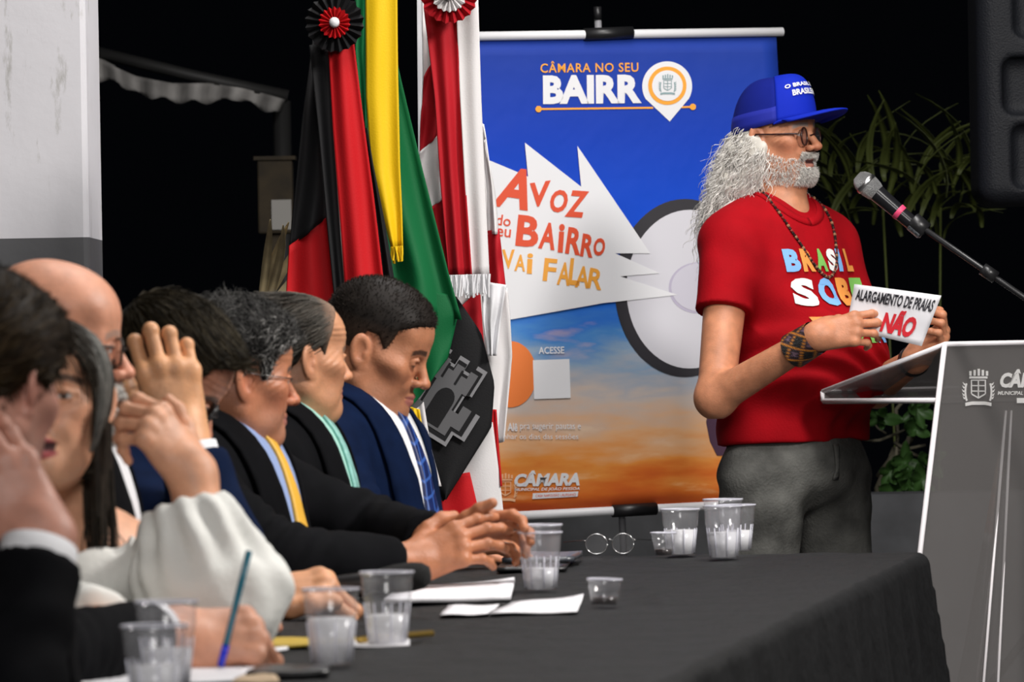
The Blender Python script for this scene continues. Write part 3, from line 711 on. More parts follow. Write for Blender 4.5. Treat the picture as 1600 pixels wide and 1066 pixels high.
def suit(pr, mj, ms, mt, sc, hip, arms, shw=.19, belly=0.0, collar_r=.064, vlen=.30, cuffs=(), h=.008, cz=.075, cx=.012, tilt=.35, kk=1.04):
    sc = np.asarray(sc, float); f = torso_model(sc, hip, shw, kk, belly, .008); pts = [sc, hip]
    for side, el, cf in arms:
        sleeve(f, sc + np.array([0, side * (shw - .008), -.05]), el, cf, ph=side * 1.3 + sc[0] * 9); pts += [el, cf]
    f.mod(lambda p: (.0042 * wob(p, 24, sc[1]) + .0016 * wob(p, 70, .4)) * np.clip((sc[2] - p[:, 2] + .02) * 6, 0, 1))
    pts = np.array(pts); lo = pts.min(0) - np.array([.2, .27, .16]); hi = pts.max(0) + np.array([.26, .27, .13])
    jk = sdf_obj('jacket', f, lo, hi, h, mj, pr.root)
    R = lambda L_: [sc + np.array(p) for p in L_]
    V = vlen
    for s in (1, -1):
        inn = [(-.055, s * .045, .075), (.0, s * .072, .06), (.06, s * .060, .0), (.11, s * .040, -.10), (.14, s * .006, -V)]
        out = [(-.075, s * .055, .045), (-.01, s * .105, .03), (.05, s * .112, -.03), (.09, s * .100, -.12), (.14, s * .016, -V - .02)]
        lp = patch('lapel', f, R(inn), R(out), 26, 7, .0085, .006, mj, pr.root)
    ed = lambda s: R([(.03, s * .062, .055), (.06, s * .058, .0), (.11, s * .040, -.10), (.14, s * .010, -V)])
    patch('shirt_front', f, ed(1), ed(-1), 20, 9, .0035, .003, ms, pr.root)
    if mt is not None:
        te = lambda s: R([(.06, s * .012, .045), (.075, s * .017, .02), (.09, s * .012, .005), (.13, s * .024, -.12), (.15, s * .030, -V)])
        patch('tie', f, te(1), te(-1), 22, 6, .009, .006, mt, pr.root)
    collar('shirt_collar', sc + np.array([cx, 0, cz]), collar_r, .032, ms, pr.root, tilt=tilt)
    for el, cf in cuffs: cuff_band('shirt_cuff', el, cf, .041, .014, ms, pr.root)
    trousers(pr, hip, M_TROU, M_SHOE); pr.jf = f; pr.jk = jk; return f
def core_body(pr, sc, hip, base):
    f = torso_model(sc, hip, .17, .85, 0, -.02); pr.core(f, np.minimum(sc, hip) - np.array([.2, .25, .2]), np.maximum(sc, hip) + np.array([.2, .25, .12]), base)
interp = np.interp
GRP = 'people seated behind the table'

# ---- P6: navy suit, head bowed
B = srgb(178, 120, 88); B = tuple(np.array(B))
p = Person('man with cropped black hair in a navy suit and blue checked tie, head bowed', GRP, 588, 545, 10.4, -18)
P6 = HP(w=1.08, jaw=1.12, fat=.9, scale=.955, nosew=1.3, nose=.82, lip=1.1)
sc = p.Lp(553, 668, 10.4); hip = np.array([sc[0] - .07, 0, .53])
p.head(P6, face_colors(P6, B, lip=(.30, .10, .09), brow=(.02, .012, .01), stubble=((.16, .08, .055), .35), lids=True, red=.15), yaw=8, pitch=20, neckbase=sc + np.array([.012, 0, .02]), neck_r=(.066, .072))
def hl(p_):  # cropped hairline
    x, y = p_[:, 0], np.abs(p_[:, 1]); return interp(x, [-.12, -.08, -.035, -.012, .012, .03, .045, .062, .075, .1], [-.075, -.068, -.04, .026, .026, .0, .05, .058, .066, .075]).astype(f32)
hs = p.shell('hair', lambda q: (.002 + .006 * np.clip((q[:, 2] - .04) / .07, 0, 1)).astype(f32), hl, (.013, .0105, .009), h=.0028, rnd=.3, colf=lambda V, c: c + np.clip((.055 - V[:, 2]) / .06, 0, 1)[:, None] * np.array([[.075, .045, .03]]))
p.strands('hair_strands', 5200, .0045, lambda P, N: N + np.array([.3, 0, .15]), .0006, (.02, .015, .012), hs, steps=2, lift=.4, seed=3, jit=.2)
el = p.Lp(585, 868, 10.12); cf = p.Lp(694, 838, 10.12); wr = p.Lp(712, 836, 10.12)
el2 = p.Lp(620, 860, 10.62); cf2 = p.Lp(700, 855, 10.5); wr2 = p.Lp(722, 853, 10.45)
jf = suit(p, M_NAVY, M_WHITE, tie_mat(), sc, hip, [(-1, el, cf), (1, el2, cf2)], belly=.035, cuffs=[(el, cf)], collar_r=.073, cz=.052, cx=.022, tilt=.55, kk=1.1, shw=.205)
p.hand(wr, p.dirL((.8, .35, -.1)), p.dirL((0, -.5, 1)), 1, el, B, curl=(25, 25, 30, 30))
p.hand(wr2, p.dirL((.8, -.3, -.1)), p.dirL((0, .2, 1)), -1, el2, B, curl=(25, 25, 30, 30))
core_body(p, sc, hip, B); p.finish()

# ---- P5: swept-back thinning hair, mint shirt
B = srgb(192, 138, 104)
p = Person('man with thinning swept-back hair in a black suit, mint shirt and mint tie', GRP, 464, 560, 9.85, -8)
P5 = HP(w=1.0, jaw=1.08, fat=.55, scale=.865, wr=.8, nose=.85, nosew=1.1)
sc = p.Lp(440, 690, 9.85); hip = np.array([sc[0] - .07, 0, .53])
def mole(V, c, mix):
    mix(np.clip(2.2 * gau(V, (.045, -.062, -.045), (.003, .01, .003)), 0, 1) * .6, (.08, .03, .02)); return c
p.head(P5, face_colors(P5, B, lip=(.36, .14, .11), brow=(.12, .09, .07), red=.3, extra=mole), yaw=35, pitch=2, neckbase=sc + np.array([.0, 0, .03]), neck_r=(.062, .066))
def hl5(p_):
    x, y = p_[:, 0], np.abs(p_[:, 1]); z = interp(x, [-.12, -.08, -.035, -.014, .012, .026, .034, .05, .07, .09], [-.07, -.06, -.035, .026, .026, -.002, .03, .07, .098, .12])
    return (z).astype(f32)
hs = p.shell('hair', .0035, hl5, (.045, .036, .028), h=.003, rnd=.4, colf=lambda V, c: c + np.clip((V[:, 0] - .02) / .05, 0, 1)[:, None] * np.array([[.26, .15, .10]]))
fb = lambda P, N: np.array([-1, 0, -.15]) + .3 * np.stack([0 * P[:, 0], np.sign(P[:, 1]) * (P[:, 2] > .05), -np.ones(len(P)) * (np.abs(P[:, 1]) > .05)], 1)
g5 = np.random.default_rng(2); cg = np.clip(g5.normal(.06, .035, (3000, 1)), .012, .25) * np.array([[1, .9, .76]])
p.strands('hair_strands', 3000, .045, fb, .0007, (.06, .05, .04), hs, steps=5, lift=.12, seed=5, jit=.05, carr=cg)
el = p.Lp(480, 905, 9.6); cf = p.Lp(560, 905, 9.72); wr = p.Lp(585, 905, 9.75)
el2 = p.Lp(500, 900, 10.08); cf2 = p.Lp(570, 905, 9.95); wr2 = p.Lp(590, 905, 9.92)
suit(p, M_BLACK, M_MINT, M_MINTTIE, sc, hip, [(-1, el, cf), (1, el2, cf2)], collar_r=.067, cz=.062, tilt=.5, vlen=.32)
p.hand(wr, p.dirL((.9, .3, -.1)), p.dirL((0, -.3, 1)), 1, el, B); p.hand(wr2, p.dirL((.9, -.3, -.1)), p.dirL((0, .3, 1)), -1, el2, B)
core_body(p, sc, hip, B); p.finish()

# ---- P4: curly dark grey hair, glasses, yellow tie, clasped hands
B = srgb(184, 122, 90)
p = Person('man with wavy dark grey hair and thin glasses, black suit and yellow tie, hands clasped', GRP, 370, 590, 9.25, -14)
P4 = HP(w=1.04, jaw=1.1, fat=.8, ear=1.12, scale=.89, wr=.8, nose=.92, nosew=1.2)
sc = p.Lp(338, 714, 9.25); hip = np.array([sc[0] - .06, 0, .53])
def mole4(V, c, mix):
    mix(np.clip(2 * gau(V, (.05, -.06, -.022), (.003, .01, .003)), 0, 1) * .6, (.08, .03, .02)); return c
p.head(P4, face_colors(P4, B, lip=(.34, .13, .11), brow=(.06, .05, .045), red=.5, stubble=((.2, .14, .12), .3), extra=mole4), yaw=35, pitch=5, neckbase=sc + np.array([.01, 0, .02]), neck_r=(.066, .072))
def hl4(p_):
    x = p_[:, 0]; return interp(x, [-.12, -.08, -.035, -.014, .010, .022, .034, .046, .075, .1], [-.078, -.068, -.03, .036, .034, -.010, -.004, .042, .062, .075]).astype(f32)
hs = p.shell('hair', lambda q: (.009 + .012 * np.clip((q[:, 2] - .0) / .09, 0, 1) + .003 * wob(q, 90, .2)).astype(f32), hl4, (.016, .015, .014), h=.003, rnd=.4)
g4 = np.random.default_rng(4); mk = lambda n, a, b_: np.clip(g4.normal(a, b_, (n, 1)), .006, .4) * np.array([[1, .97, .92]])
fcur = lambda P, N: N * .25 + np.array([-.4, 0, .1]) + .6 * np.random.default_rng(8).normal(size=P.shape)
p.strands('hair_strands', 4200, .026, fcur, .0008, (.05, .05, .05), hs, steps=7, lift=.10, tang=.9, seed=9, jit=.10, curl=.0026, per=.03, carr=mk(4200, .04, .04), drop=lambda Q: ((((Q - p.hc) @ p.HR) / p.k)[:, -1, 2] < hl4(((Q[:, -1] - p.hc) @ p.HR) / p.k) - .006))
p.strands('grey_temples', 900, .024, lambda P, N: N * .3 + np.array([-.6, 0, -.5]), .0008, (.3, .3, .3), hs, mask=lambda C: (C[:, 0] > .015) & (C[:, 2] < .11), steps=5, lift=.2, seed=10, jit=.2, curl=.002, carr=mk(900, .20, .1), drop=lambda Q: ((((Q - p.hc) @ p.HR) / p.k)[:, -1, 2] < hl4(((Q[:, -1] - p.hc) @ p.HR) / p.k) - .006))
p.specs(M_SILVER, M_LENS, w=.023, hgt=.017, rimless=True, x=.1, r=.0009, rect=.3, thick=.0012)
el = p.Lp(425, 874, 8.98); cf = p.Lp(616, 886, 9.1); wr = p.Lp(644, 880, 9.12)
el2 = p.Lp(575, 832, 9.50); cf2 = p.Lp(672, 850, 9.27); wr2 = p.Lp(694, 848, 9.22)
suit(p, M_BLACK, M_BLUESH, M_YEL, sc, hip, [(-1, el, cf), (1, el2, cf2)], belly=.03, collar_r=.072, cz=.055, cx=.02, tilt=.5, vlen=.33, kk=1.06)
B2 = srgb(172, 113, 80)
p.hand(wr, p.dirL((.93, .12, .36)), p.dirL((-.1, -.85, .5)), 1, el, B2, curl=((12, 22, 12), (14, 26, 15), (18, 30, 18), (24, 34, 20)), spread=5, fr=(.043, .030), scale=.95,
       thumb=[(.018, .028, -.008), (.05, .055, -.010), (.078, .066, -.016), (.10, .066, -.024)])
p.hand(wr2, p.dirL((.95, -.02, .25)), p.dirL((-.15, .75, .65)), -1, el2, B2, curl=((25, 35, 25), (28, 40, 25), (32, 40, 25), (35, 40, 25)), spread=6, fr=(.043, .030), scale=.93,
       thumb=[(.018, .028, -.008), (.05, .052, -.012), (.076, .064, -.012), (.10, .072, -.014)])
core_body(p, sc, hip, B); p.finish()

# ---- P3: brown hair, forehead in hand, navy suit
B = srgb(196, 138, 112)
p = Person('brown-haired man in a navy suit leaning his forehead on one hand, dark glasses', GRP, 256, 592, 8.62, 0)
P3 = HP(w=1.0, jaw=1.0, fat=.5, scale=.89, wr=.8)
sc = p.Lp(195, 745, 8.66); hip = np.array([sc[0] - .10, 0, .53])
p.head(P3, face_colors(P3, B, lip=(.34, .13, .11), brow=(.05, .03, .02), red=.6, lids=True, stubble=((.2, .1, .08), .3)), yaw=0, pitch=38, neckbase=sc + np.array([.01, 0, .04]), neck_r=(.06, .066))
def hl3(p_):
    x = p_[:, 0]; return interp(x, [-.12, -.08, -.035, -.014, .010, .022, .034, .05, .075, .1], [-.078, -.068, -.04, .026, .026, -.01, .0, .055, .084, .10]).astype(f32)
hs = p.shell('hair', lambda q: (.008 + .010 * np.clip((q[:, 2] - .0) / .09, 0, 1) + .002 * wob(q, 60, .2)).astype(f32), hl3, (.020, .014, .007), h=.003, rnd=.4)
g3 = np.random.default_rng(14); c3 = np.clip(g3.normal(.026, .018, (6000, 1)), .008, .2) * np.array([[1, .8, .48]])
p.strands('hair_strands', 6000, .04, lambda P, N: np.stack([.9 + 0 * P[:, 0], .25 * np.sin(40 * P[:, 0]) + .3 * np.sign(P[:, 1]), -.1 + 0 * P[:, 0]], 1), .0009, (.1, .06, .03), hs, steps=6, lift=.05, tang=1.0, seed=15, jit=.04, grav=.03, carr=c3, drop=lambda Q: ((((Q - p.hc) @ p.HR) / p.k)[:, -1, 2] < hl3(((Q[:, -1] - p.hc) @ p.HR) / p.k) - .014))
p.specs(M_BLKPL, M_DLENS, w=.028, hgt=.021, r=.0035, x=.104, rect=.4, thick=.0045)
el = p.Lp(352, 872, 8.30); cf = p.Lp(300, 716, 8.33); wr = p.Lp(284, 682, 8.35)
el2 = p.Lp(320, 905, 8.80); cf2 = p.Lp(352, 935, 8.52); wr2 = p.Lp(398, 930, 8.42)
suit(p, M_NAVY, M_WHITE, M_BLACK, sc, hip, [(-1, el, cf), (1, el2, cf2)], cuffs=[(el, cf)], vlen=.28)
p.hand(wr, p.dirL((-.20, .03, 1)), p.dirL((.12, -1, .05)), 1, el, srgb(212, 160, 118), curl=((14, 80, 60), (8, 82, 60), (8, 82, 60), (12, 80, 60)), spread=2, scale=1.14, fr=(.045, .031),
       thumb=[(.018, .028, -.008), (.045, .048, -.03), (.07, .05, -.055), (.09, .045, -.07)])
p.hand(wr2, p.dirL((1, -.12, .12)), p.dirL((0, -.45, 1)), -1, el2, srgb(205, 150, 112), curl=((50, 60, 40), (55, 65, 40), (58, 65, 40), (60, 65, 40)), spread=3, scale=1.18,
       thumb=[(.018, .028, -.004), (.05, .046, -.002), (.078, .048, .0), (.105, .040, -.004)])
core_body(p, sc, hip, B)
wt = lathe('wrist_watch', [(.034, -.012), (.0365, -.01), (.0365, .01), (.034, .012), (.033, 0), (.034, -.012)], mat('watch_steel', (.25, .23, .2), .3, 1.0), wr2 - .012 * p.dirL((1, -.12, .12)), 24, p.root, p.dirL((1, -.12, .12)))
wt['label'] = 'dark steel wristwatch'
p.finish()

# ---- P2: bald, glasses, white moustache
B = srgb(208, 148, 120)
p = Person('bald man with thin-framed glasses and a white moustache and goatee', GRP, 82, 541, 8.0, -5)
P2 = HP(w=1.05, jaw=1.05, fat=.7, scale=.95, nose=.90, nosew=1.3)
sc = p.Lp(70, 700, 8.02); hip = np.array([sc[0] - .06, 0, .53])
def white_whiskers(V, c, mix):  # whitish skin tint where the moustache and goatee grow
    g = np.zeros(len(V)); g = np.maximum(g, gau(V, (.098, 0, -.052), (.022, .03, .009)))
    mix(np.clip(1.6 * g, 0, .8), (.55, .5, .47)); mix(np.clip(1.8 * gau(V, (.086, 0, -.1), (.03, .026, .02)), 0, .75), (.5, .45, .42)); return c
p.head(P2, face_colors(P2, B, lip=(.38, .13, .12), brow=(.35, .22, .17), red=.38, extra=white_whiskers), yaw=8, pitch=4, neckbase=sc + np.array([.01, 0, .03]), neck_r=(.066, .072))
for nm, n_, msk, ln in (('moustache', 900, lambda C: (C[:, 0] > .08) & (C[:, 2] < -.045) & (C[:, 2] > -.062) & (np.abs(C[:, 1]) < .034), .018),
                        ('goatee', 1100, lambda C: (C[:, 0] > .06) & (C[:, 2] < -.083) & (np.abs(C[:, 1]) < .032), .022)):
    p.strands(nm, n_, ln, lambda P, N: N * .6 + np.stack([0 * P[:, 0], np.sign(P[:, 1]) * .35, -1 + 0 * P[:, 0]], 1), .0008, (.62, .6, .57), p.root, mask=msk, steps=4, on='head', lift=.3, seed=21, jit=.12)
p.specs(mat('bronze_frame', (.03, .022, .018), .4, .6), M_LENS, w=.026, hgt=.020, r=.0020, x=.104, rect=.6, thick=.0022)
el = p.Lp(120, 870, 7.8); cf = p.Lp(230, 905, 7.85); wr = p.Lp(262, 905, 7.87)
el2 = p.Lp(120, 880, 8.2); cf2 = p.Lp(225, 905, 8.1); wr2 = p.Lp(255, 905, 8.08)
suit(p, M_BLACK, M_WHITE, None, sc, hip, [(-1, el, cf), (1, el2, cf2)], belly=.03, collar_r=.072, cz=.062)
p.hand(wr, p.dirL((.9, .25, -.1)), p.dirL((0, -.3, 1)), 1, el, B); p.hand(wr2, p.dirL((.9, -.25, -.1)), p.dirL((0, .3, 1)), -1, el2, B)
core_body(p, sc, hip, B); p.finish()

# ---- P1: woman in a white blouse
B = srgb(214, 160, 128)
p = Person('woman with straight dark hair with a grey streak, white puff-sleeved blouse', GRP, 84, 622, 7.52, -55)
P1 = HP(w=.90, top=.80, jaw=.93, fat=.15, scale=.93, nose=.9, nosew=1.05, mouth=.75, lip=1.25, brow=.75, chin=.9)
sc = p.Lp(112, 862, 7.58); hip = np.array([sc[0] - .06, 0, .52])
p.head(P1, face_colors(P1, B, lip=(.38, .05, .08), brow=(.045, .03, .025), red=.25), yaw=-42, pitch=-4, roll=0, neckbase=sc + np.array([-.01, 0, .04]), neck_r=(.046, .054))
HC = (.020, .015, .011)
def fh(m):
    for s in (1, -1):
        m.add(cap((-.02, s * .056, .02), (-.025, s * .060, -.15), .022, .020), .03); m.add(cap((.005, s * .062, .01), (.006, s * .064, -.17), .011, .009), .015)
    m.add(cap((-.075, 0, .0), (-.085, 0, -.15), .05, .04), .05)
def hlw(p_):
    x, y = p_[:, 0], np.abs(p_[:, 1]); return np.minimum(interp(x, [-.12, -.02, .0, .03, .06, .09], [-.12, -.10, -.05, .02, .055, .075]), 9).astype(f32)
hs = p.shell('hair', lambda q: (.005 + .002 * wob(q, 60, .1)).astype(f32), hlw, HC, h=.0035, extra=fh, rnd=.3)
gw = np.random.default_rng(31)
fdown = lambda P, N: np.stack([-.25 * np.sign(P[:, 0]) * (P[:, 2] > .06), np.sign(P[:, 1]) * np.clip((P[:, 2] - .02) / .06, 0, 1.2), -1.0 + .7 * np.clip((P[:, 2] - .04) / .08, 0, 1)], 1)
sk1 = skull(P1, .004)
def keepw(q): return sk1((((q - p.hc) @ p.HR) / p.k).astype(f32)) * p.k
def dropf(Q):
    q = ((Q - p.hc) @ p.HR) / p.k; lim = .047 + .006 * np.clip(-q[..., 2] / .08, 0, 1); return ((q[..., 0] > .03) & (np.abs(q[..., 1]) < lim) & (q[..., 2] < .045)).any(1)
cw = np.clip(gw.normal(.024, .012, (2600, 1)), .006, .1) * np.array([[1, .8, .58]])
p.strands('hair_strands', 2600, .16, fdown, .001, HC, hs, steps=8, lift=.0, tang=1.0, seed=32, jit=.03, grav=.25, keep=keepw, off=.003, carr=cw, drop=dropf, hug=.7)
cs_ = np.clip(gw.normal(.13, .06, (170, 1)), .03, .4) * np.array([[1, .98, .9]])
p.strands('grey_streak', 170, .20, lambda P, N: np.array([-.1, .8, -.8]) + 0 * P, .001, (.25, .24, .22), hs, mask=lambda C: (C[:, 0] > .0) & (C[:, 1] > .040) & (C[:, 1] < .07) & (C[:, 2] > .0), steps=9, tang=1.0, lift=.0, seed=33, jit=.02, grav=.3, keep=keepw, off=.005, carr=cs_, drop=dropf, hug=.7)
el = p.Lp(328, 925, 7.42); wr = p.Lp(300, 736, 7.45); cf = p.Lp(291, 800, 7.45)
f = torso_model(sc, hip, .165, .86, 0, .012); sh = sc + np.array([0, .150, -.05])
f.add(cap(sh, (sh + el) / 2, .062, .085), .05); f.add(cap((sh + el) / 2, el, .085, .088), .05)
f.add(cap(el, cf * .75 + el * .25, .085, .062), .05); f.add(cap(cf * .7 + el * .3, cf + (cf - el) * .1, .055, .046), .03)
el2 = p.Lp(60, 960, 7.35); cf2 = p.Lp(150, 985, 7.25); wr2 = p.Lp(165, 990, 7.22)
sleeve(f, sc + np.array([0, -.15, -.05]), el2, cf2, (.065, .06, .05))
f.cut(plane(cf, cf - el), .008)
eln, cfn = A3(el), A3(cf); ax_ = A3((cf - el) / np.linalg.norm(cf - el))
def puff(q):
    r = q - cfn; t = r @ ax_; rp = r - t[:, None] * ax_; ang = np.arctan2(rp[:, 1], rp[:, 0] + .3 * rp[:, 2])
    w1 = np.exp(-((t + .05) / .06) ** 2) * (np.sqrt((r * r).sum(1)) < .22)
    return .0065 * w1 * np.sin(13 * ang + 12 * t) + .0095 * wob(q, 33, .9) + .0045 * wob(q, 75, .2)
f.mod(puff)
pts = np.array([sc, hip, el, cf, el2, cf2]); bl = sdf_obj('blouse', f, pts.min(0) - .2, pts.max(0) + .2, .0075, mat('white_blouse', (.74, .74, .70), .75, bump=.12, bscale=120), p.root)
Rr = lambda L_: [sc + np.array(q) for q in L_]
pip = mat('dark_piping', (.01, .012, .03), .6)
for s in (1, -1):
    patch('blouse_collar', f, Rr([(.0, s * .055, .06), (.05, s * .05, .01), (.11, s * .012, -.12)]), Rr([(-.01, s * .085, .04), (.04, s * .105, -.03), (.10, s * .07, -.14)]), 14, 6, .006, .004, mat('white_blouse'), p.root)
    patch('piping', f, Rr([(-.01, s * .085, .04), (.04, s * .105, -.03), (.10, s * .07, -.14)]), Rr([(-.012, s * .091, .038), (.038, s * .111, -.034), (.098, s * .076, -.146)]), 14, 2, .0075, .004, pip, p.root)
    patch('piping', f, Rr([(.09, s * .035, -.06), (.1, s * .05, -.12)]), Rr([(.09, s * .041, -.06), (.1, s * .056, -.12)]), 8, 2, .0085, .004, pip, p.root)
p.hand(wr, p.dirL((-.62, -.10, .78)), p.dirL((.55, -.62, .35)), -1, (el * .6 + wr * .4), B, curl=((38, 55, 35), (50, 60, 35), (58, 62, 35), (62, 62, 35)), spread=3, scale=.92, fr=(.04, .026),
       thumb=[(.018, .028, -.008), (.05, .056, -.012), (.075, .072, -.02), (.092, .080, -.03)])
p.hand(wr2, p.dirL((1, 0, -.15)), p.dirL((0, -.3, 1)), -1, el2, B)
trousers(p, hip, M_TROU, M_SHOE); core_body(p, sc, hip, B); p.finish()

# ---- P0: dark-haired man shielding his mouth, pen in the other hand
B = srgb(186, 136, 118)
p = Person('dark brown-haired man in a black suit shielding his mouth with one hand', GRP, -26, 600, 6.6, 8)
P0 = HP(w=1.02, jaw=1.0, fat=.4, scale=.93, ear=.72)
sc = p.Lp(-80, 800, 6.62); hip = np.array([sc[0] - .06, 0, .53])
p.head(P0, face_colors(P0, B, red=.5, brow=(.03, .02, .015), stubble=((.12, .08, .07), .5)), yaw=52, pitch=14, neckbase=sc + np.array([.02, 0, .04]), neck_r=(.06, .068), h=.0035)
def hl0(p_):
    x = p_[:, 0]; return interp(x, [-.12, -.08, -.035, -.014, .010, .022, .036, .05, .08, .1], [-.06, -.05, -.03, .002, .002, -.005, .012, .045, .06, .07]).astype(f32)
hs = p.shell('hair', lambda q: (.010 + .008 * np.clip((q[:, 2] - .0) / .09, 0, 1) + .002 * wob(q, 60, .2)).astype(f32), hl0, (.018, .011, .006), h=.0035, rnd=.4)
g0 = np.random.default_rng(44); c0 = np.clip(g0.normal(.028, .018, (2800, 1)), .004, .12) * np.array([[1, .64, .30]])
p.strands('hair_strands', 2800, .026, lambda P, N: np.stack([-.5 + 0 * P[:, 0], np.sign(P[:, 1]) * .5, -.4 + .3 * (P[:, 2] > .05)], 1), .0011, (.1, .06, .03), hs, steps=5, lift=.02, tang=1.0, seed=45, jit=.05, grav=.0, carr=c0)
el = p.Lp(10, 1110, 6.3); cf = p.Lp(56, 882, 6.38); wr = p.Lp(66, 838, 6.40)
el2 = p.Lp(60, 1040, 6.88); cf2 = p.Lp(226, 996, 7.10); wr2 = p.Lp(280, 990, 7.14)
suit(p, M_BLACK, M_WHITE, None, sc, hip, [(-1, el, cf), (1, el2, cf2)], cuffs=[], collar_r=.068, h=.009)
cuff_band('shirt_cuff', el, cf, .043, .022, M_WHITE, p.root); cuff_band('shirt_cuff', el2, cf2, .043, .020, M_WHITE, p.root)
p.hand(wr, p.dirL((-.62, .12, 1)), p.dirL((.25, -1, .1)), 1, el, B, curl=((14, 20, 12), (10, 20, 12), (12, 22, 14), (18, 25, 15)), spread=3, scale=1.06, fr=(.045, .031),
       thumb=[(.018, .028, -.008), (.05, .052, -.016), (.078, .06, -.024), (.10, .058, -.03)])
p.hand(wr2, p.dirL((.9, .15, -.05)), p.dirL((-.05, -.75, .6)), -1, el2, srgb(205, 150, 122), curl=((55, 60, 30), (60, 65, 35), (65, 65, 40), (65, 65, 40)), spread=3, scale=1.05,
       thumb=[(.018, .028, -.010), (.048, .045, -.028), (.072, .044, -.044), (.09, .034, -.055)])
core_body(p, sc, hip, B); p.finish()

# ------------------------------------------------------------ the speaker, standing
B = srgb(200, 138, 104)
p = Person('standing speaker in a red T-shirt and blue cap with long curly white hair', None, 1216, 213, 14.0, -45, base=.05)
PS = HP(w=1.03, jaw=1.05, fat=.6, scale=.95, nose=1.1, nosew=1.25, mouth=.5, lip=.9, wr=1.0)
sc = p.Lp(1218, 352, 14.0); hip = np.array([sc[0] + .022, .012, .90])
def sbeard(V, c, mix):
    g = np.zeros(len(V))
    for s in (1, -1): g = np.maximum(g, np.clip(1.5 * gau(V, (.035, s * .05, -.075), (.05, .03, .035)), 0, 1)); g = np.maximum(g, .8 * gau(V, (.012, s * .068, -.03), (.022, .02, .045)))
    g = np.maximum(g, np.clip(1.8 * gau(V, (.088, 0, -.098), (.05, .04, .025)), 0, 1)); g = np.maximum(g, np.clip(1.6 * gau(V, (.1, 0, -.052), (.03, .035, .0075)), 0, 1))
    lipm = (np.abs(V[:, 1]) < .021) & (V[:, 2] < -.059) & (V[:, 2] > -.082) & (V[:, 0] > .08)
    mix(np.where(lipm, 0, g) * .55, (.52, .46, .42))
    mix(((np.abs(V[:, 1]) < .014) & (V[:, 0] > .068) & (V[:, 0] < .093) & (np.abs(V[:, 2] + .0668) < .0026)) * .9, (.7, .66, .55)); return c
p.head(PS, face_colors(PS, B, lip=(.36, .14, .11), brow=(.3, .25, .22), red=.45, extra=sbeard), yaw=11, pitch=-2, h=.0022, neckbase=sc + np.array([.015, 0, .02]), neck_r=(.062, .07))
gs = np.random.default_rng(51); wh = lambda n, a=.8, b_=.12: np.clip(gs.normal(a, b_, (n, 1)), .2, .95) * np.array([[1, .965, .91]])
bdf = lambda P, N: N * .5 + np.stack([.1 + 0 * P[:, 0], np.sign(P[:, 1]) * .2, -1 + 0 * P[:, 0]], 1)
def bmask(C):
    q = ((C[:, 2] < -.083) & (C[:, 0] > .045) & (np.abs(C[:, 1]) < .05)) | ((C[:, 0] > -.002) & (C[:, 2] < -.05 + .45 * (.03 - C[:, 0])) & (C[:, 2] > -.125) & (np.abs(C[:, 1]) > .035)) | ((np.abs(C[:, 1]) > .022) & (C[:, 0] > .06) & (C[:, 2] < -.06))
    q |= (C[:, 2] < -.045) & (C[:, 2] > -.060) & (C[:, 0] > .07) & (np.abs(C[:, 1]) < .036)
    return q & (C[:, 2] > -.13)
p.strands('beard', 2600, .009, bdf, .0006, (.6, .57, .53), p.root, mask=bmask, steps=4, on='head', lift=.35, seed=52, jit=.2, carr=wh(2600, .75, .16))
p.strands('beard_chin', 1100, .013, bdf, .0007, (.6, .57, .53), p.root, mask=lambda C: (C[:, 0] > .06) & (C[:, 2] < -.085) & (C[:, 2] > -.125) & (np.abs(C[:, 1]) < .036), steps=4, on='head', lift=.4, seed=53, jit=.25, carr=wh(1100, .75, .25))
p.strands('moustache', 900, .012, lambda P, N: N * .7 + np.stack([.1 + 0 * P[:, 0], np.sign(P[:, 1]) * .6, -.8 + 0 * P[:, 0]], 1), .0007, (.66, .63, .6), p.root, mask=lambda C: (C[:, 0] > .075) & (C[:, 2] < -.046) & (C[:, 2] > -.061) & (np.abs(C[:, 1]) < .034), steps=4, on='head', lift=.3, seed=54, jit=.22, carr=wh(900, .75, .25))
# long curly hair: soft volume plus curls
vol = S()
for s in (1, -1):
    vol.add(ell((-.035, s * .062, -.02), (.052, .035, .075)), .04); vol.add(ell((-.062, s * .066, -.11), (.055, .038, .07)), .05)
    vol.add(ell((-.085, s * .062, -.165), (.05, .045, .055)), .05)
for s in (1, -1): vol.add(ell((-.012, s * .076, -.035), (.026, .020, .050)), .03)
vol.add(ell((-.10, 0, -.03), (.045, .075, .07)), .05); vol.add(ell((-.125, 0, -.12), (.05, .085, .085)), .06); vol.add(ell((-.15, 0, -.185), (.05, .09, .06)), .05)
vol.mod(lambda q: .006 * wob(q, 75, .3) + .004 * wob(q, 160, .8) + .008)
V, F = mesh_sdf(vol, (-.26, -.16, -.30), (.06, .16, .12), .005)
hb = newobj('curly_hair', mesh_np('curly_hair', p.h2p(V), F, np.clip(np.array([[.62, .59, .53]]) * (1 + .2 * wob(V, 130, .4))[:, None], .05, 1)), HAIRM, p.root)
p.SV, p.SF = V, F
p.strands('curls', 3200, gs.uniform(.05, .11, 3200), lambda P, N: N * .15 + np.array([-.42, 0, -.75]) + .15 * gs.normal(size=P.shape), .0010, (.7, .68, .63), hb, mask=lambda C: C[:, 2] < .035, steps=14, lift=.06, seed=55, jit=.06, grav=.06, curl=.0050, per=.042, carr=wh(3200, .8, .16))
p.strands('loose_curls', 260, gs.uniform(.09, .16, 260), lambda P, N: N * .3 + np.array([-.25, 0, -.8]), .0010, (.7, .68, .63), hb, mask=lambda C: (C[:, 2] < .0), steps=18, lift=.2, seed=56, jit=.06, grav=.10, curl=.008, per=.045, carr=wh(260, .85, .12))
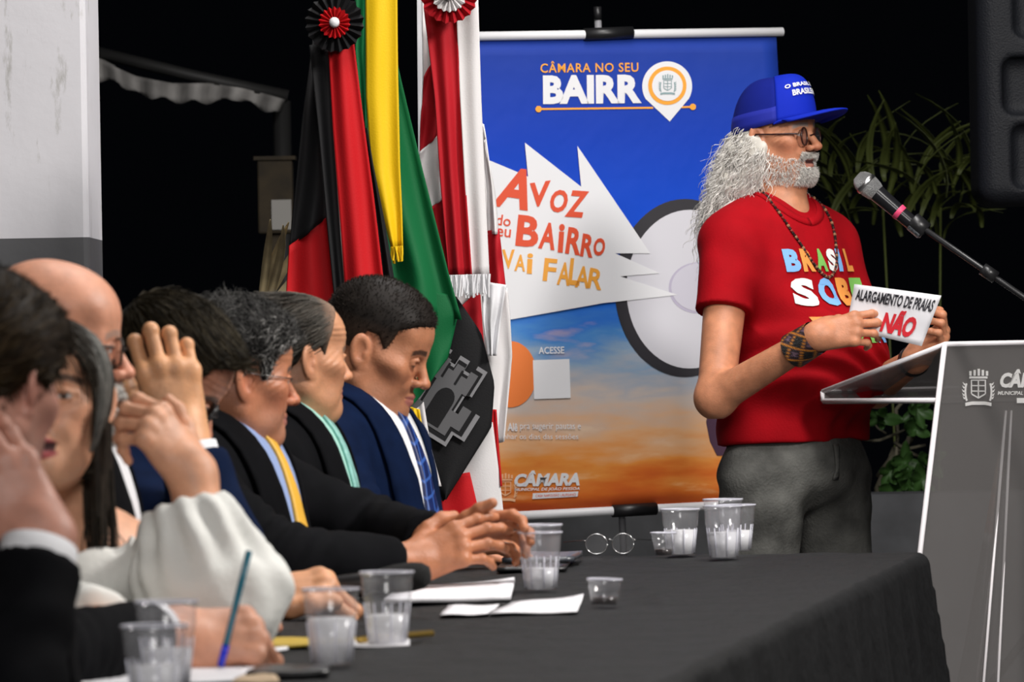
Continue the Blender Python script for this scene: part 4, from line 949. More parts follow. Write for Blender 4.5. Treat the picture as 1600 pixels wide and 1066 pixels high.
# cap
CAPB = mat('blue_cap_cloth', (.003, .020, .42), .8, spec=.2,  bump=.15, bscale=700); CAPM = mat('blue_cap_mesh', (.005, .014, .24), .85, spec=.2, bump=.5, bscale=900)
def crown(a, v, off=0.0):
    """a angle from the front, v 0 rim .. 1 top"""
    a = np.asarray(a, float); v = np.asarray(v, float); rx = np.where(np.cos(a) > 0, .110, .122); ry = .091
    fr = np.clip((np.cos(a) - .35) / .65, 0, 1); th = v * PI / 2; e = .72 - .18 * fr
    rr = np.cos(th) ** e; zz = np.sin(th) ** .95
    rr = rr * (1 - .05 * v)
    x = -.006 + (rx * rr + off) * np.cos(a); y = (ry * rr + off) * np.sin(a); z = .021 + .020 * np.cos(a) * (1 - zz) + .130 * zz + .016 * fr * np.sin(2 * th) + off * v
    return p.h2p(np.stack([x, y, z], -1).reshape(-1, 3)).reshape(x.shape + (3,))
ce = empty('cap', (0, 0, 0)); ce.parent = p.root; ce['label'] = 'blue trucker cap with mesh back'
a0 = rad(62); vv = np.linspace(0, 1, 18)
def crown_sheet(nm, lo, hi, m, off):
    aa, v_ = np.meshgrid(np.linspace(lo, hi, 30), vv, indexing='ij'); G = crown(aa, v_, off); c0 = p.h2p([(0, 0, .05)]); sheet(nm, G, .003, m, ce, G - c0)
crown_sheet('front_panel', -a0, a0, CAPB, .0015); crown_sheet('mesh_panel', a0, 2 * PI - a0, CAPM, 0)
aa, v_ = np.meshgrid(np.linspace(a0, 2 * PI - a0, 36), np.linspace(.0, .20, 4), indexing='ij'); G = crown(aa, v_, .002); sheet('sweatband', G, .002, mat('blue_cap_band', (.004, .013, .30), .8), ce, G - p.h2p([(0, 0, .05)]))
aa, tt = np.meshgrid(np.radians(np.linspace(-68, 68, 28)), np.linspace(0, 1, 10), indexing='ij')
reach = np.cos(aa * .98) ** .8 * .098
bx = -.006 + (.110) * np.cos(aa) + reach * tt; by = (.091) * np.sin(aa) * (1 + .02 * tt); bz = .0195 + .020 * np.cos(aa) + .012 * np.sin(tt * PI * .8) + .012 * tt - 2.2 * by ** 2 * tt
G = p.h2p(np.stack([bx, by, bz], -1).reshape(-1, 3)).reshape(bx.shape + (3,)); sheet('brim', G, .004, CAPB, ce, np.array([0, 0, 1.0]))
capw = mat('white_print', (.8, .8, .8), .7)
def capmap(row):
    def mp(X, Y): return crown(X, Y, .0045)
    return mp
text_on('lettering', 'O BRASIL \u00c9 DOS', capmap(0), (-.80, .40, .80, .485), capw, ce, bold=.03, subd=1)
text_on('lettering', 'BRASILEIROS', capmap(1), (-.62, .275, .62, .36), capw, ce, bold=.03, subd=1)
p.specs(mat('tortoise_frame', (.035, .012, .010), .25), clear_mat('lens_speaker', (.75, .7, .72), dfac=.03), w=.0235, hgt=.0225, z=-.008, x=.105, r=.0022, rect=.05, thick=.0024)
# red T-shirt
RED = mat('red_cotton', (.34, .0012, .006), .85, spec=.15, bump=.12, bscale=220, var=.10, vscale=15)
f = torso_model(sc, hip, .185, 1.0, .075, .012)
shR = sc + np.array([0, -.178, -.06]); elR = p.Lp(1118, 622, 13.72); wrR = p.Lp(1280, 524, 13.52)
shL = sc + np.array([0, .178, -.06]); elL = p.Lp(1368, 605, 13.98); wrL = p.Lp(1434, 560, 13.66)
for sh_, el_ in ((shR, elR), (shL, elL)):
    u = (el_ - sh_) / np.linalg.norm(el_ - sh_); cutp = sh_ + u * .165
    cp_ = cap(sh_, sh_ + u * .25, .073, .068); pl_ = plane(cutp, u)
    f.add((lambda c_, q_: (lambda q: smax(c_(q), q_(q), .004)))(cp_, pl_), .05)
f.cut(plane((0, 0, .888), (.035, .0, -1)), .004)
def tfold(q):
    t = q[:, 2]; l = sc[2] - t
    return .006 * wob(q, 22, .5) * np.clip(l * 4, 0, 1) + .0075 * np.sin(75 * (t + .75 * q[:, 1] - .3 * q[:, 0]) + 2.5 * np.sin(14 * q[:, 1]) + 1.5 * np.sin(23 * t)) * np.exp(-((t - 1.08) / .15) ** 2) * np.clip(1.2 - np.abs(q[:, 1] + .08) * 5, 0, 1) + .004 * np.sin(55 * q[:, 1] + 20 * t) * np.exp(-((t - 1.36) / .06) ** 2) * np.clip((-q[:, 1] - .05) * 10, 0, 1)
f.mod(tfold)
ts = sdf_obj('t_shirt', f, (sc[0] - .3, -.36, .82), (sc[0] + .36, .36, sc[2] + .13), .0065, RED, p.root)
# neckband
patch('neckband', f, [sc + np.array([.072 * math.cos(a) + .012, .070 * math.sin(a), .052 - .045 * math.cos(a)]) for a in np.linspace(0, 2 * PI, 30)],
      [sc + np.array([.085 * math.cos(a) + .012, .083 * math.sin(a), .040 - .048 * math.cos(a)]) for a in np.linspace(0, 2 * PI, 30)], 40, 3, .003, .004, RED, p.root)
core_body(p, sc, hip, B)
# print on the chest, projected on the cloth
def chest(off):
    def mp(X, Y):
        q = np.stack([0 * X + sc[0] + .32, X, Y], 1).astype(f32)
        for _ in range(40): q[:, 0] -= np.clip(f(q) - off, -.01, .03) * .8
        return q
    return mp
cols = {'b': mat('print_blue', (.20, .44, .80), .7), 'o': mat('print_orange', (.80, .30, .06), .7), 'g': mat('print_green', (.20, .50, .10), .7), 'w': mat('print_white', (.82, .82, .80), .7)}
def chest_row(word, colseq, y0, y1, z0, z1):
    n = len(word); wdt = (y1 - y0) / n
    for i, (ch, c_) in enumerate(zip(word, colseq)):
        a_ = y0 + wdt * (i + .06); b_ = y0 + wdt * (i + (.94 if ch != 'I' else .5))
        text_on('lettering', ch, chest(.0035), (a_, z0, b_, z1), cols[c_], p.root, bold=.06, subd=2)
def zat(py): return W(1290, py, 13.85)[2]
chest_row('BRASIL', 'bogwbo', -.115, .125, zat(424), zat(388)); chest_row('SOBE', 'wbog', -.115, .145, zat(478), zat(434)); chest_row('RANO', 'ogbw', -.10, .14, zat(537), zat(495))
# arms
h1 = p.hand(wrR, p.dirL((.93, -.10, .16)), p.dirL((-.05, -1, .35)), 1, elR, B, curl=((18, 32, 20), (24, 36, 22), (32, 42, 24), (40, 46, 26)), spread=3, scale=1.0, fr=(.044, .030), h=.0026, upper=shR + (elR - shR) * .2,
       thumb=[(.018, .028, -.010), (.050, .040, -.034), (.078, .034, -.052), (.10, .022, -.062)])
h2 = p.hand(wrL, p.dirL((.62, -.38, .62)), p.dirL((.66, .45, -.45)), -1, elL, B, curl=((45, 55, 30), (48, 58, 30), (52, 58, 30), (55, 58, 30)), spread=4, scale=1.0, fr=(.044, .029), h=.0026, upper=shL + (elL - shL) * .2,
       thumb=[(.018, .028, -.008), (.050, .046, -.020), (.078, .048, -.034), (.10, .042, -.046)])
p.finish()
# bead bracelet
u = wrR - elR; u /= np.linalg.norm(u); a_, b_, d_ = frame_from(u); c_ = wrR - u * .045; n1, n2 = 48, 13; Vb = []; Cb = []
for i in range(n2):
    for k in range(n1):
        th = 2 * PI * k / n1; rr = .0425 + .0006 * ((i + k) % 2) - .0025 * (i / n2); Vb.append(c_ + u * (i - n2 / 2) * .0062 + rr * (math.cos(th) * a_ + math.sin(th) * b_))
        q = (k % 8, i % 8); dd = abs(q[0] - 4) + abs(q[1] - 4)
        Cb.append((.62, .22, .02) if dd in (4,) else ((.05, .02, .03) if dd == 3 else ((.16, .09, .13) if dd < 2 else (.012, .01, .01))))
Fb = [(i * n1 + k, i * n1 + (k + 1) % n1, (i + 1) * n1 + (k + 1) % n1, (i + 1) * n1 + k) for i in range(n2 - 1) for k in range(n1)]
bo = newobj('beaded_bracelet', mesh_np('beaded_bracelet', Vb, np.array(Fb), np.array(Cb)), mat('beads', attr=True, rough=.4, bump=.6, bscale=400), p.root); bo['label'] = 'wide beaded bracelet in orange and black zigzags'
u = wrL - elL; u /= np.linalg.norm(u); lathe('wristband', [(.035, -.012), (.038, -.01), (.038, .01), (.035, .012)], M_BLKPL, wrL - u * .03, 24, p.root, u)
# necklace of seeds: loop round the neck to mid chest
lp = []
for t in np.linspace(0, 1, 150):
    a = 2 * PI * t; yy = .078 * math.sin(a); dn = (1 - math.cos(a)) / 2
    lp.append(sc + np.array([-.07 + .22 * dn ** .8, yy * (1 - .35 * max(dn - .4, 0) / .6), .06 - .045 * dn - .20 * max(dn - .25, 0) ** 1.1]))
lp = project(f, np.array(lp), .0035, 6)
bm = bmesh.new(); cc = []
ico = bmesh.new(); bmesh.ops.create_icosphere(ico, subdivisions=1, radius=1); iv = np.array([v.co for v in ico.verts]); fi = np.array([[v.index for v in f_.verts] for f_ in ico.faces]); ico.free()
cl = [(.02, .008, .006), (.02, .008, .006), (.25, .03, .02), (.012, .01, .01), (.4, .2, .1)]
VV = np.concatenate([iv * (.0042 if i % 5 != 4 else .0048) + q for i, q in enumerate(lp)]); FF = np.concatenate([fi + len(iv) * i for i in range(len(lp))]); CC = np.concatenate([np.tile(cl[i % 5], (len(iv), 1)) for i in range(len(lp))])
no = newobj('seed_necklace', mesh_np('seed_necklace', VV, FF, CC), mat('beads'), p.root); no['label'] = 'long necklace of dark and red seeds'
# jeans
JE = mat('washed_black_denim', (.095, .095, .088), .9, spec=.15, bump=.3, bscale=160, var=.55, vscale=11)
jm = S(); jm.add(ell((hip[0] + .005, hip[1], .85), (.150, .188, .13)))
for s in (1, -1):
    hp_ = np.array([hip[0], hip[1] + s * .118, .80]); kn = np.array([hip[0] + .02, s * .145, .46]); an = np.array([hip[0] - .02, s * .15, .09])
    jm.add(cap(hp_, kn, .110, .08), .03); jm.add(cap(kn, an, .075, .062), .03)
    sm = S().add(ell((an[0] + .05, an[1], .045), (.14, .05, .045))).add(ell((an[0] - .02, an[1], .07), (.06, .045, .06)), .03).cut(plane((0, 0, .003), (0, 0, -1)))
    sdf_obj('shoe', sm, (an[0] - .13, an[1] - .08, -.01), (an[0] + .22, an[1] + .08, .15), .012, M_SHOE, p.root)
jm.cut(plane((0, 0, .97), (0, 0, 1)), .01)
jm.mod(lambda q: .0045 * wob(q, 30, .4) + .003 * np.sin(60 * (q[:, 2] + .5 * np.abs(q[:, 1]))) * np.exp(-((q[:, 2] - .8) / .07) ** 2))
jn = sdf_obj('jeans', jm, (hip[0] - .26, -.34, .0), (hip[0] + .28, .34, 1.0), .009, JE, p.root)
patch('fly_seam', jm, [(hip[0] + .18, .006, .90), (hip[0] + .18, .004, .78)], [(hip[0] + .18, -.014, .90), (hip[0] + .18, -.010, .78)], 12, 3, .004, .004, JE, p.root)
SPK = p
# ------------------------------------------------------------ banner on its stand
BC = W(945, 430, 14.9); BY = rad(20); BR_ = np.array([math.cos(BY), math.sin(BY), 0]); BN = np.array([math.sin(BY), -math.cos(BY), 0])
CAMP = np.array([0, 0, CAMZ])
def BP(px, py, off=0.0):
    px = np.atleast_1d(np.asarray(px, float)); py = np.atleast_1d(np.asarray(py, float)); out = []
    for a, b in zip(px, py):
        r = W(a, b, 1.0) - CAMP; t = ((BC - CAMP) @ BN) / (r @ BN); out.append(CAMP + r * t + BN * off)
    return np.array(out)
br = empty('banner_stand', (BC[0], BC[1], 0)); tag(br, 'tall printed banner with blue sky and orange sunset on a stand behind the speaker', 'banner')
LB = lambda P: np.asarray(P) - np.array([BC[0], BC[1], 0])
bmap = lambda off: (lambda X, Y: LB(BP(X, -np.asarray(Y), off)))
def M2(name, c, r=.55): return mat(name, c, r)
def banner_mat():
    m = mat('banner_print', (.1, .2, .6), .6, spec=.2); nt = m.node_tree; N = nt.nodes; L = nt.links; b = N['Principled BSDF']
    tc = N.new('ShaderNodeTexCoord'); sp = N.new('ShaderNodeSeparateXYZ'); L.new(tc.outputs['Object'], sp.inputs[0])
    mr = N.new('ShaderNodeMapRange'); zb = BP(940, 800)[0][2]; zt = BP(940, 60)[0][2]; mr.inputs[1].default_value = zb; mr.inputs[2].default_value = zt; L.new(sp.outputs['Z'], mr.inputs[0])
    mp = N.new('ShaderNodeMapping'); mp.inputs['Scale'].default_value = (2.2, 2.2, 9); L.new(tc.outputs['Object'], mp.inputs[0])
    n = N.new('ShaderNodeTexNoise'); n.inputs['Scale'].default_value = 2.2; n.inputs['Detail'].default_value = 7; L.new(mp.outputs[0], n.inputs['Vector'])
    ma = N.new('ShaderNodeMath'); ma.operation = 'MULTIPLY_ADD'; ma.inputs[1].default_value = .22; ma.inputs[2].default_value = -.11; L.new(n.outputs['Fac'], ma.inputs[0])
    # the clouds wobble only the lower half of the print
    lim = N.new('ShaderNodeMapRange'); lim.inputs[1].default_value = .48; lim.inputs[2].default_value = .36; L.new(mr.outputs[0], lim.inputs[0])
    mm = N.new('ShaderNodeMath'); mm.operation = 'MULTIPLY'; L.new(ma.outputs[0], mm.inputs[0]); L.new(lim.outputs[0], mm.inputs[1])
    ad = N.new('ShaderNodeMath'); L.new(mr.outputs[0], ad.inputs[0]); L.new(mm.outputs[0], ad.inputs[1])
    r = N.new('ShaderNodeValToRGB'); e = r.color_ramp.elements
    st = [(0, srgb(200, 85, 35)), (.05, srgb(215, 110, 40)), (.10, srgb(228, 145, 65)), (.16, srgb(226, 175, 130)), (.24, srgb(200, 185, 175)), (.32, srgb(140, 165, 190)), (.38, srgb(75, 135, 200)), (.43, srgb(30, 100, 200)), (.60, srgb(8, 75, 205)), (.80, srgb(18, 62, 178)), (1, srgb(32, 60, 150))]
    e[0].position = 0; e[0].color = (*st[0][1], 1); e[1].position = 1; e[1].color = (*st[-1][1], 1)
    for pz, c in st[1:-1]: q = e.new(pz); q.color = (*c, 1)
    L.new(ad.outputs[0], r.inputs[0])
    # small bright clouds
    cr_ = N.new('ShaderNodeValToRGB'); cr_.color_ramp.elements[0].position = .60; cr_.color_ramp.elements[1].position = .74; L.new(n.outputs['Fac'], cr_.inputs[0])
    l2 = N.new('ShaderNodeMath'); l2.operation = 'MULTIPLY'; L.new(cr_.outputs[0], l2.inputs[0]); L.new(lim.outputs[0], l2.inputs[1])
    l3 = N.new('ShaderNodeMath'); l3.operation = 'MULTIPLY'; l3.inputs[1].default_value = .45; L.new(l2.outputs[0], l3.inputs[0])
    mx = N.new('ShaderNodeMix'); mx.data_type = 'RGBA'; mx.inputs[7].default_value = (*srgb(245, 205, 160), 1); L.new(l3.outputs[0], mx.inputs[0]); L.new(r.outputs[0], mx.inputs[6])
    L.new(mx.outputs[2], b.inputs['Base Color'])
    n3 = N.new('ShaderNodeTexNoise'); n3.inputs['Scale'].default_value = 7; n3.inputs['Detail'].default_value = 3; L.new(tc.outputs['Object'], n3.inputs['Vector'])
    bp = N.new('ShaderNodeBump'); bp.inputs['Strength'].default_value = .25; bp.inputs['Distance'].default_value = .02; L.new(n3.outputs['Fac'], bp.inputs['Height']); L.new(bp.outputs[0], b.inputs['Normal']); return m
tl, tr_, bl_, brr = (676, 64), (1213, 58), (722, 808), (1254, 778)
A = np.linspace(0, 1, 24); Bv = np.linspace(0, 1, 30); G = np.zeros((24, 30, 3))
for i, u in enumerate(A):
    for j, v in enumerate(Bv):
        x = (tl[0] * (1 - u) + tr_[0] * u) * (1 - v) + (bl_[0] * (1 - u) + brr[0] * u) * v; y = (tl[1] * (1 - u) + tr_[1] * u) * (1 - v) + (bl_[1] * (1 - u) + brr[1] * u) * v
        G[i, j] = LB(BP(x, y)[0])
sheet('printed_sheet', G, .004, banner_mat(), br, BN)
M_PVC = mat('white_tube', (.78, .78, .80), .4); M_BK = mat('black_clip', (.01, .01, .011), .4)
def btube(nm, p0, p1, r, m): tube(nm, [LB(BP(*p0, .004)[0]), LB(BP(*p1, .004)[0])], r, m, br, 14)
btube('top_rail', (668, 58), (1222, 50), .012, M_PVC); btube('bottom_rail', (716, 811), (1262, 783), .012, M_PVC)
btube('rail_clip', (912, 54), (987, 51), .0165, M_BK); btube('rail_clip', (956, 799), (1024, 795), .0165, M_BK)
tp = BP(940, 18, -.03)[0]; bt = BP(978, 800, -.03)[0]
tube('pole', [LB(tp), LB(tp) + (LB(bt) - LB(tp)) * 1.15], .009, mat('grey_pole', (.35, .35, .37), .4, .3), br)
tube('pole', [LB(tp) + np.array([0, 0, .014]), LB(tp) - np.array([0, 0, .02])], .011, M_BK, br)
jn_ = LB(tp) + (LB(bt) - LB(tp)) * 1.15
for a in (20, 140, 260): tube('stand_leg', [jn_ + np.array([0, 0, -.0]), np.array([jn_[0] + .32 * math.cos(rad(a)), jn_[1] + .32 * math.sin(rad(a)), .012])], .009, M_BK, br)
tube('pole', [jn_, np.array([jn_[0] + .0, jn_[1], .15])], .009, M_BK, br)
W_ = M2('banner_white', (.80, .80, .82)); OR = M2('banner_orange', srgb(245, 165, 50)); RO = M2('banner_red_orange', srgb(222, 78, 42)); YO = M2('banner_amber', srgb(240, 165, 60))
def BT(body, x0, y0, x1, y1, m, off=.002, bold=0.0, rot=0.0, shear=0.0, space=1.0): return text_on('print_lettering', body, bmap(off), (x0, -y1, x1, -y0), m, br, bold=bold, rot=rot, shear=shear, space=space)
def BPoly(nm, pts, m, off): return poly_on(nm, [(a, -b) for a, b in pts], bmap(off), m, br)
def circ(cx, cy, rx, ry=None, n=40, a0=0, a1=2 * PI): ry = rx if ry is None else ry; return [(cx + rx * math.cos(t), cy + ry * math.sin(t)) for t in np.linspace(a0, a1, n, endpoint=abs(a1 - a0) < 6.2)]
BT('C\u00c2MARA NO SEU', 844, 95, 997, 113, OR, bold=.012, rot=rad(.6), space=1.1); BT('BAIRR', 848, 117, 1002, 162, W_, bold=.05, rot=rad(.6))
BPoly('pin_mark', [(1042 + 39 * math.cos(t), 135 + 39 * math.sin(t)) for t in np.linspace(rad(150), rad(390), 40)] + [(1046, 190)], W_, .002)
BPoly('pin_ring', circ(1042, 134, 30), OR, .003); BPoly('pin_disc', circ(1042, 134, 24), W_, .004)
BPoly('underline', [(842, 169), (1020, 167), (1020, 170), (842, 172)], OR, .002); BPoly('underline', [(1066, 166), (1082, 165.5), (1082, 168.5), (1064, 169)], OR, .0021); BPoly('underline_dot', circ(841, 170.5, 5, n=16), OR, .003); BPoly('underline_dot', circ(1082, 167, 5, n=16), OR, .003)
GT = M2('crest_grey', (.25, .36, .38))
def crest(cx, cy, s, m, mp_, par, off_y=1):
    """castle shield crest: crown of towers, shield with panes, two leaf sprays and a ribbon"""
    P_ = lambda pts: poly_on('crest', [(cx + a * s, (-1 if off_y else 1) * (cy + b * s)) for a, b in pts], mp_, m, par)
    P_([(-.42, -.55), (.42, -.55), (.42, -.45), (-.42, -.45)])
    for k in range(5): x = -.42 + k * .19; P_([(x, -.9 + .05 * abs(k - 2)), (x + .11, -.9 + .05 * abs(k - 2)), (x + .11, -.58), (x, -.58)])
    for a, b in (((-.32, -.40), (-.32, .25)), ((.32, -.40), (.32, .25)), ((0, -.4), (0, .4))): P_([(a[0] - .03, a[1]), (a[0] + .03, a[1]), (b[0] + .03, b[1]), (b[0] - .03, b[1])])
    for y in (-.40, -.15, .1): P_([(-.32, y), (.32, y), (.32, y + .05), (-.32, y + .05)])
    P_([(-.32, .22), (0, .40), (.32, .22), (.32, .29), (0, .48), (-.32, .29)])
    for sg in (-1, 1):
        t = np.linspace(-1.0, 1.2, 12); pts = [(sg * (.48 + .12 * math.cos(a)), .15 + .45 * math.sin(a)) for a in t]; q = stroke_pts(pts, .09); P_([tuple(v) for v in q])
        for a in t[1:-1:2]: c = (sg * (.48 + .12 * math.cos(a)), .15 + .45 * math.sin(a)); P_([c, (c[0] + sg * .16, c[1] - .12), (c[0] + sg * .10, c[1] + .03)])
    P_([(-.6, .66), (-.3, .60), (.3, .60), (.6, .66), (.6, .82), (.3, .76), (-.3, .76), (-.6, .82)])
crest(1042, 133, 19, GT, bmap(.005), br)
# megaphone bell and speech burst
BLK = M2('banner_black', (.022, .020, .026)); LG = M2('banner_pale_grey', (.62, .60, .68)); LG2 = M2('banner_lilac', (.50, .46, .58))
BPoly('bell_rim', circ(1070, 450, 110, 139, 64), BLK, .0020); BPoly('bell', circ(1077, 452, 99, 124, 64), M2('banner_bell', (.68, .67, .72)), .0030)
BPoly('bell_throat', circ(1090, 450, 46, 40, 40), LG2, .0036); BPoly('bell_throat', circ(1094, 449, 46, 38, 40), LG, .0042)
BPoly('speech_burst', [(700, 230), (762, 250), (824, 276), (819, 223), (907, 292), (901, 228), (1015, 396), (960, 396), (1030, 427), (968, 432), (1058, 461), (940, 474), (800, 499), (735, 505), (705, 480)], W_, .005)
for ch, x0, y0, x1, y1, r in (('A', 770, 262, 828, 326, -8), ('V', 829, 284, 862, 322, 8), ('O', 858, 297, 886, 332, 6), ('Z', 882, 298, 918, 340, -4)): BT(ch, x0, y0, x1, y1, RO, .0065, .035, rad(r), .25)
BT('do', 774, 336, 797, 353, RO, .0065, .01, rad(-8)); BT('seu', 765, 357, 797, 370, RO, .0065, .01, rad(-6))
for ch, x0, y0, x1, y1, r in (('B', 806, 337, 841, 386, -6), ('A', 842, 348, 868, 390, -8), ('i', 871, 350, 880, 395, -4), ('R', 884, 356, 908, 398, -8), ('R', 907, 366, 927, 402, -8), ('O', 926, 372, 944, 400, -10)): BT(ch, x0, y0, x1, y1, RO, .0065, .035, rad(r))
for ch, x0, y0, x1, y1, r in (('V', 783, 390, 803, 420, 0), ('A', 803, 398, 820, 424, -4), ('i', 822, 396, 831, 428, -3), ('F', 848, 404, 868, 440, -6), ('A', 870, 410, 890, 446, -6), ('L', 888, 404, 906, 446, -6), ('A', 898, 416, 920, 450, -6), ('R', 918, 420, 941, 452, -10)): BT(ch, x0, y0, x1, y1, YO, .0065, .025, rad(r))
BPoly('print_disc', circ(797, 585, 41, 52), M2('banner_disc_orange', srgb(236, 125, 55)), .002)
BPoly('white_square', [(832, 563), (889, 561), (891, 622), (834, 624)], W_, .003)
BT('ACESSE', 841, 542, 881, 553, W_, .003, .02, rad(1)); BT('om Al\u00ea', 775, 661, 808, 674, W_, .003, .02); BT('pra sugerir pautas e', 812, 661, 907, 674, W_, .003)
BT('panhar os dias das sess\u00f5es', 775, 678, 903, 689, W_, .003)
BT('C\u00c2MARA', 803, 735, 905, 760, W_, .003, .05, rad(1), .25); BT('MUNICIPAL DE JO\u00c3O PESSOA', 803, 761, 905, 768, W_, .003, .02, rad(1), .25)
BPoly('print_tag', [(832, 771), (903, 768), (902, 776), (831, 780)], W_, .003); BT('CASA NAPOLE\u00c3O LAUREANO', 836, 771, 899, 776, RO, .004, .0, rad(2))
crest(789, 763, 26, M2('crest_pale', srgb(240, 185, 140)), bmap(.003), br)
BPoly('print_plant', [(1118, 610), (1108, 630), (1103, 660), (1109, 690), (1120, 712), (1150, 712), (1150, 610)], M2('banner_plum', (.06, .02, .05)), .002)

# ------------------------------------------------------------ flags
def clothpanel(nm, left, right, d, m, parent, amp=.012, kf=2.0, ph=0.0, n=30, mm=18, org=(0, 0, 0), lean=0.0, t=.003):
    """hanging cloth strip between two outlines, gathered in folds of real depth"""
    Lp = resample(left, n); Rp = resample(right, n); G = np.zeros((n, mm, 3))
    for i in range(n):
        for j in range(mm):
            u = j / (mm - 1); q = Lp[i] * (1 - u) + Rp[i] * u; v = i / (n - 1)
            dd = d + amp * math.sin(2 * PI * kf * u + ph + .7 * v) * (.5 + .5 * v) + .3 * amp * math.sin(9 * v + 3 * u + ph) + lean * v
            G[i, j] = W(q[0], q[1], dd) - org
    return sheet(nm, G, t, m, parent, np.array([0, -1.0, 0]))
FR = mat('flag_red', (.50, .008, .012), .7, spec=.2, bump=.08, bscale=300); FB = mat('flag_black', (.010, .010, .011), .7, spec=.2, bump=.08, bscale=300); FG = mat('flag_green', (.004, .115, .035), .65, spec=.2, bump=.08, bscale=300)
FY = mat('flag_yellow', (.78, .50, .008), .6, spec=.2, bump=.08, bscale=300); FW = mat('flag_white', (.72, .70, .70), .7, spec=.2, bump=.08, bscale=300); FC = mat('flag_crimson', (.42, .010, .018), .7, spec=.2, bump=.08, bscale=300)
def rosette(parent, px, py, d, rings, org, btn):
    """pleated ribbon rosette: rings of (r_in, r_out, mat, pleats)"""
    c = W(px, py, d) - org; k = d / FPX
    for q, (ri, ro, m, n) in enumerate(rings):
        V = []; F = []; N_ = n * 2
        for i in range(N_):
            a = 2 * PI * i / N_; dy = (-.010 if i % 2 else .006) - .008 * q
            for r in (ri, ro + (1.5 if i % 2 else -2)): V.append(c + np.array([r * k * math.cos(a), dy * (r / ro) - .004 * q, r * k * math.sin(a)]))
            for r in (ro + (1.5 if i % 2 else -2), ri): V.append(c + np.array([r * k * math.cos(a), dy * (r / ro) - .004 * q + .004, r * k * math.sin(a)]))
        for i in range(N_):
            j = (i + 1) % N_
            for s in range(4): F.append((i * 4 + s, i * 4 + (s + 1) % 4, j * 4 + (s + 1) % 4, j * 4 + s))
        me = bpy.data.meshes.new('rosette'); me.from_pydata([tuple(v) for v in V], [], F); me.update(); newobj('rosette', me, m, parent, False)
    lathe('rosette_button', [(0, .006), (btn * k * .7, .005), (btn * k, 0), (btn * k, -.02), (0, -.02)], M_WHITE, c + np.array([0, -.030, 0]), 20, parent, (0, -1, 0))
def fringe(parent, x0, y0, x1, y1, ln, d, m, org, n=26):
    V = []; F = []
    rr = np.random.default_rng(int(x0)); k = d / FPX
    for i in range(n):
        u = (i + .5) / n; q = W(x0 + (x1 - x0) * u, y0 + (y1 - y0) * u, d + rr.normal(0, .003)) - org; e = q + np.array([rr.normal(0, .003), rr.normal(0, .003), -ln * k * rr.uniform(.85, 1.1)])
        v, f_ = tube_np([q, (q + e) / 2 + rr.normal(0, .001, 3), e], .0022, 5); f_ = [tuple(x + len(V) for x in y) for y in f_]; V += list(v); F += f_
    me = bpy.data.meshes.new('fringe'); me.from_pydata([tuple(v) for v in V], [], F); me.update(); newobj('fringe', me, m, parent)
def flag_root(px, d, label):
    b = W(px, 533, d); b[2] = 0; e = empty('flag', b); tag(e, label, 'flag', 'flags on poles behind the seated row'); return e, b
def flagpole(e, b, px0, px1, d, m):
    t0 = W(px0, -40, d) - b; t1 = W(px1, 880, d) - b; t1b = t1 + (t1 - t0) * (t1[2] / (t0[2] - t1[2]))
    tube('flagpole', [t0, np.array([t1b[0], t1b[1], .03])], .012, m, e, 12); lathe('pole_base', [(0, 0), (.13, 0), (.13, .02), (.03, .04), (.02, .10), (0, .10)], M_BK, (t1b[0], t1b[1], 0), 24, e)
WOODP = mat('dark_pole', (.03, .02, .015), .5)
# red and black flag
e, b = flag_root(525, 11.60, 'red and black flag with a black and red rosette')
flagpole(e, b, 522, 538, 11.64, WOODP)
clothpanel('black_field', [(490, 60), (474, 180), (463, 290), (453, 386)], [(520, 60), (524, 180), (520, 290), (512, 340)], 11.58, FB, e, org=b, kf=1.2)
clothpanel('red_field', [(453, 384), (448, 460), (440, 640), (434, 800)], [(512, 338), (528, 470), (550, 640), (560, 800)], 11.58, FR, e, org=b, kf=1.5)
clothpanel('black_field', [(570, 200), (584, 320), (600, 470)], [(572, 200), (600, 340), (622, 470)], 11.60, FB, e, org=b, kf=1)
clothpanel('sash_black', [(484, 70), (498, 200), (511, 340), (527, 497), (536, 600)], [(514, 70), (520, 200), (530, 340), (542, 497), (548, 600)], 11.52, FB, e, org=b, amp=.005, kf=1)
clothpanel('sash_red', [(513, 70), (520, 200), (531, 340), (542, 497), (546, 560)], [(551, 60), (566, 180), (583, 310), (598, 440), (606, 560)], 11.50, FR, e, org=b, amp=.010, kf=1.3, ph=1)
rosette(e, 523, 36, 11.47, [(4, 45, FB, 20), (3, 24, FR, 18)], b, 8)
# green and yellow flag
e, b = flag_root(600, 11.90, 'green flag with a green and yellow ribbon sash')
flagpole(e, b, 596, 606, 11.96, WOODP)
clothpanel('green_field', [(556, -20), (556, 120), (580, 300), (612, 420), (610, 480)], [(600, -20), (622, 110), (660, 270), (700, 430), (720, 500)], 11.90, FG, e, org=b, kf=1.4, amp=.02)
clothpanel('green_field', [(606, 440), (620, 520), (640, 640)], [(708, 462), (716, 492), (700, 560)], 11.91, FG, e, org=b, kf=1.0, amp=.01)
clothpanel('sash_green', [(557, -20), (556, 80), (568, 200)], [(573, -20), (572, 80), (574, 200)], 11.82, FG, e, org=b, amp=.004, kf=1)
clothpanel('sash_yellow', [(571, -20), (572, 150), (580, 270), (596, 330), (611, 388)], [(620, -20), (621, 120), (624, 260), (627, 330), (628, 388)], 11.81, FY, e, org=b, amp=.007, kf=1.2, ph=2)
fringe(e, 611, 386, 629, 384, 24, 11.80, FY, b, 12)
clothpanel('yellow_field', [(640, 636), (648, 665)], [(656, 640), (660, 665)], 11.75, FY, e, org=b, amp=.002)
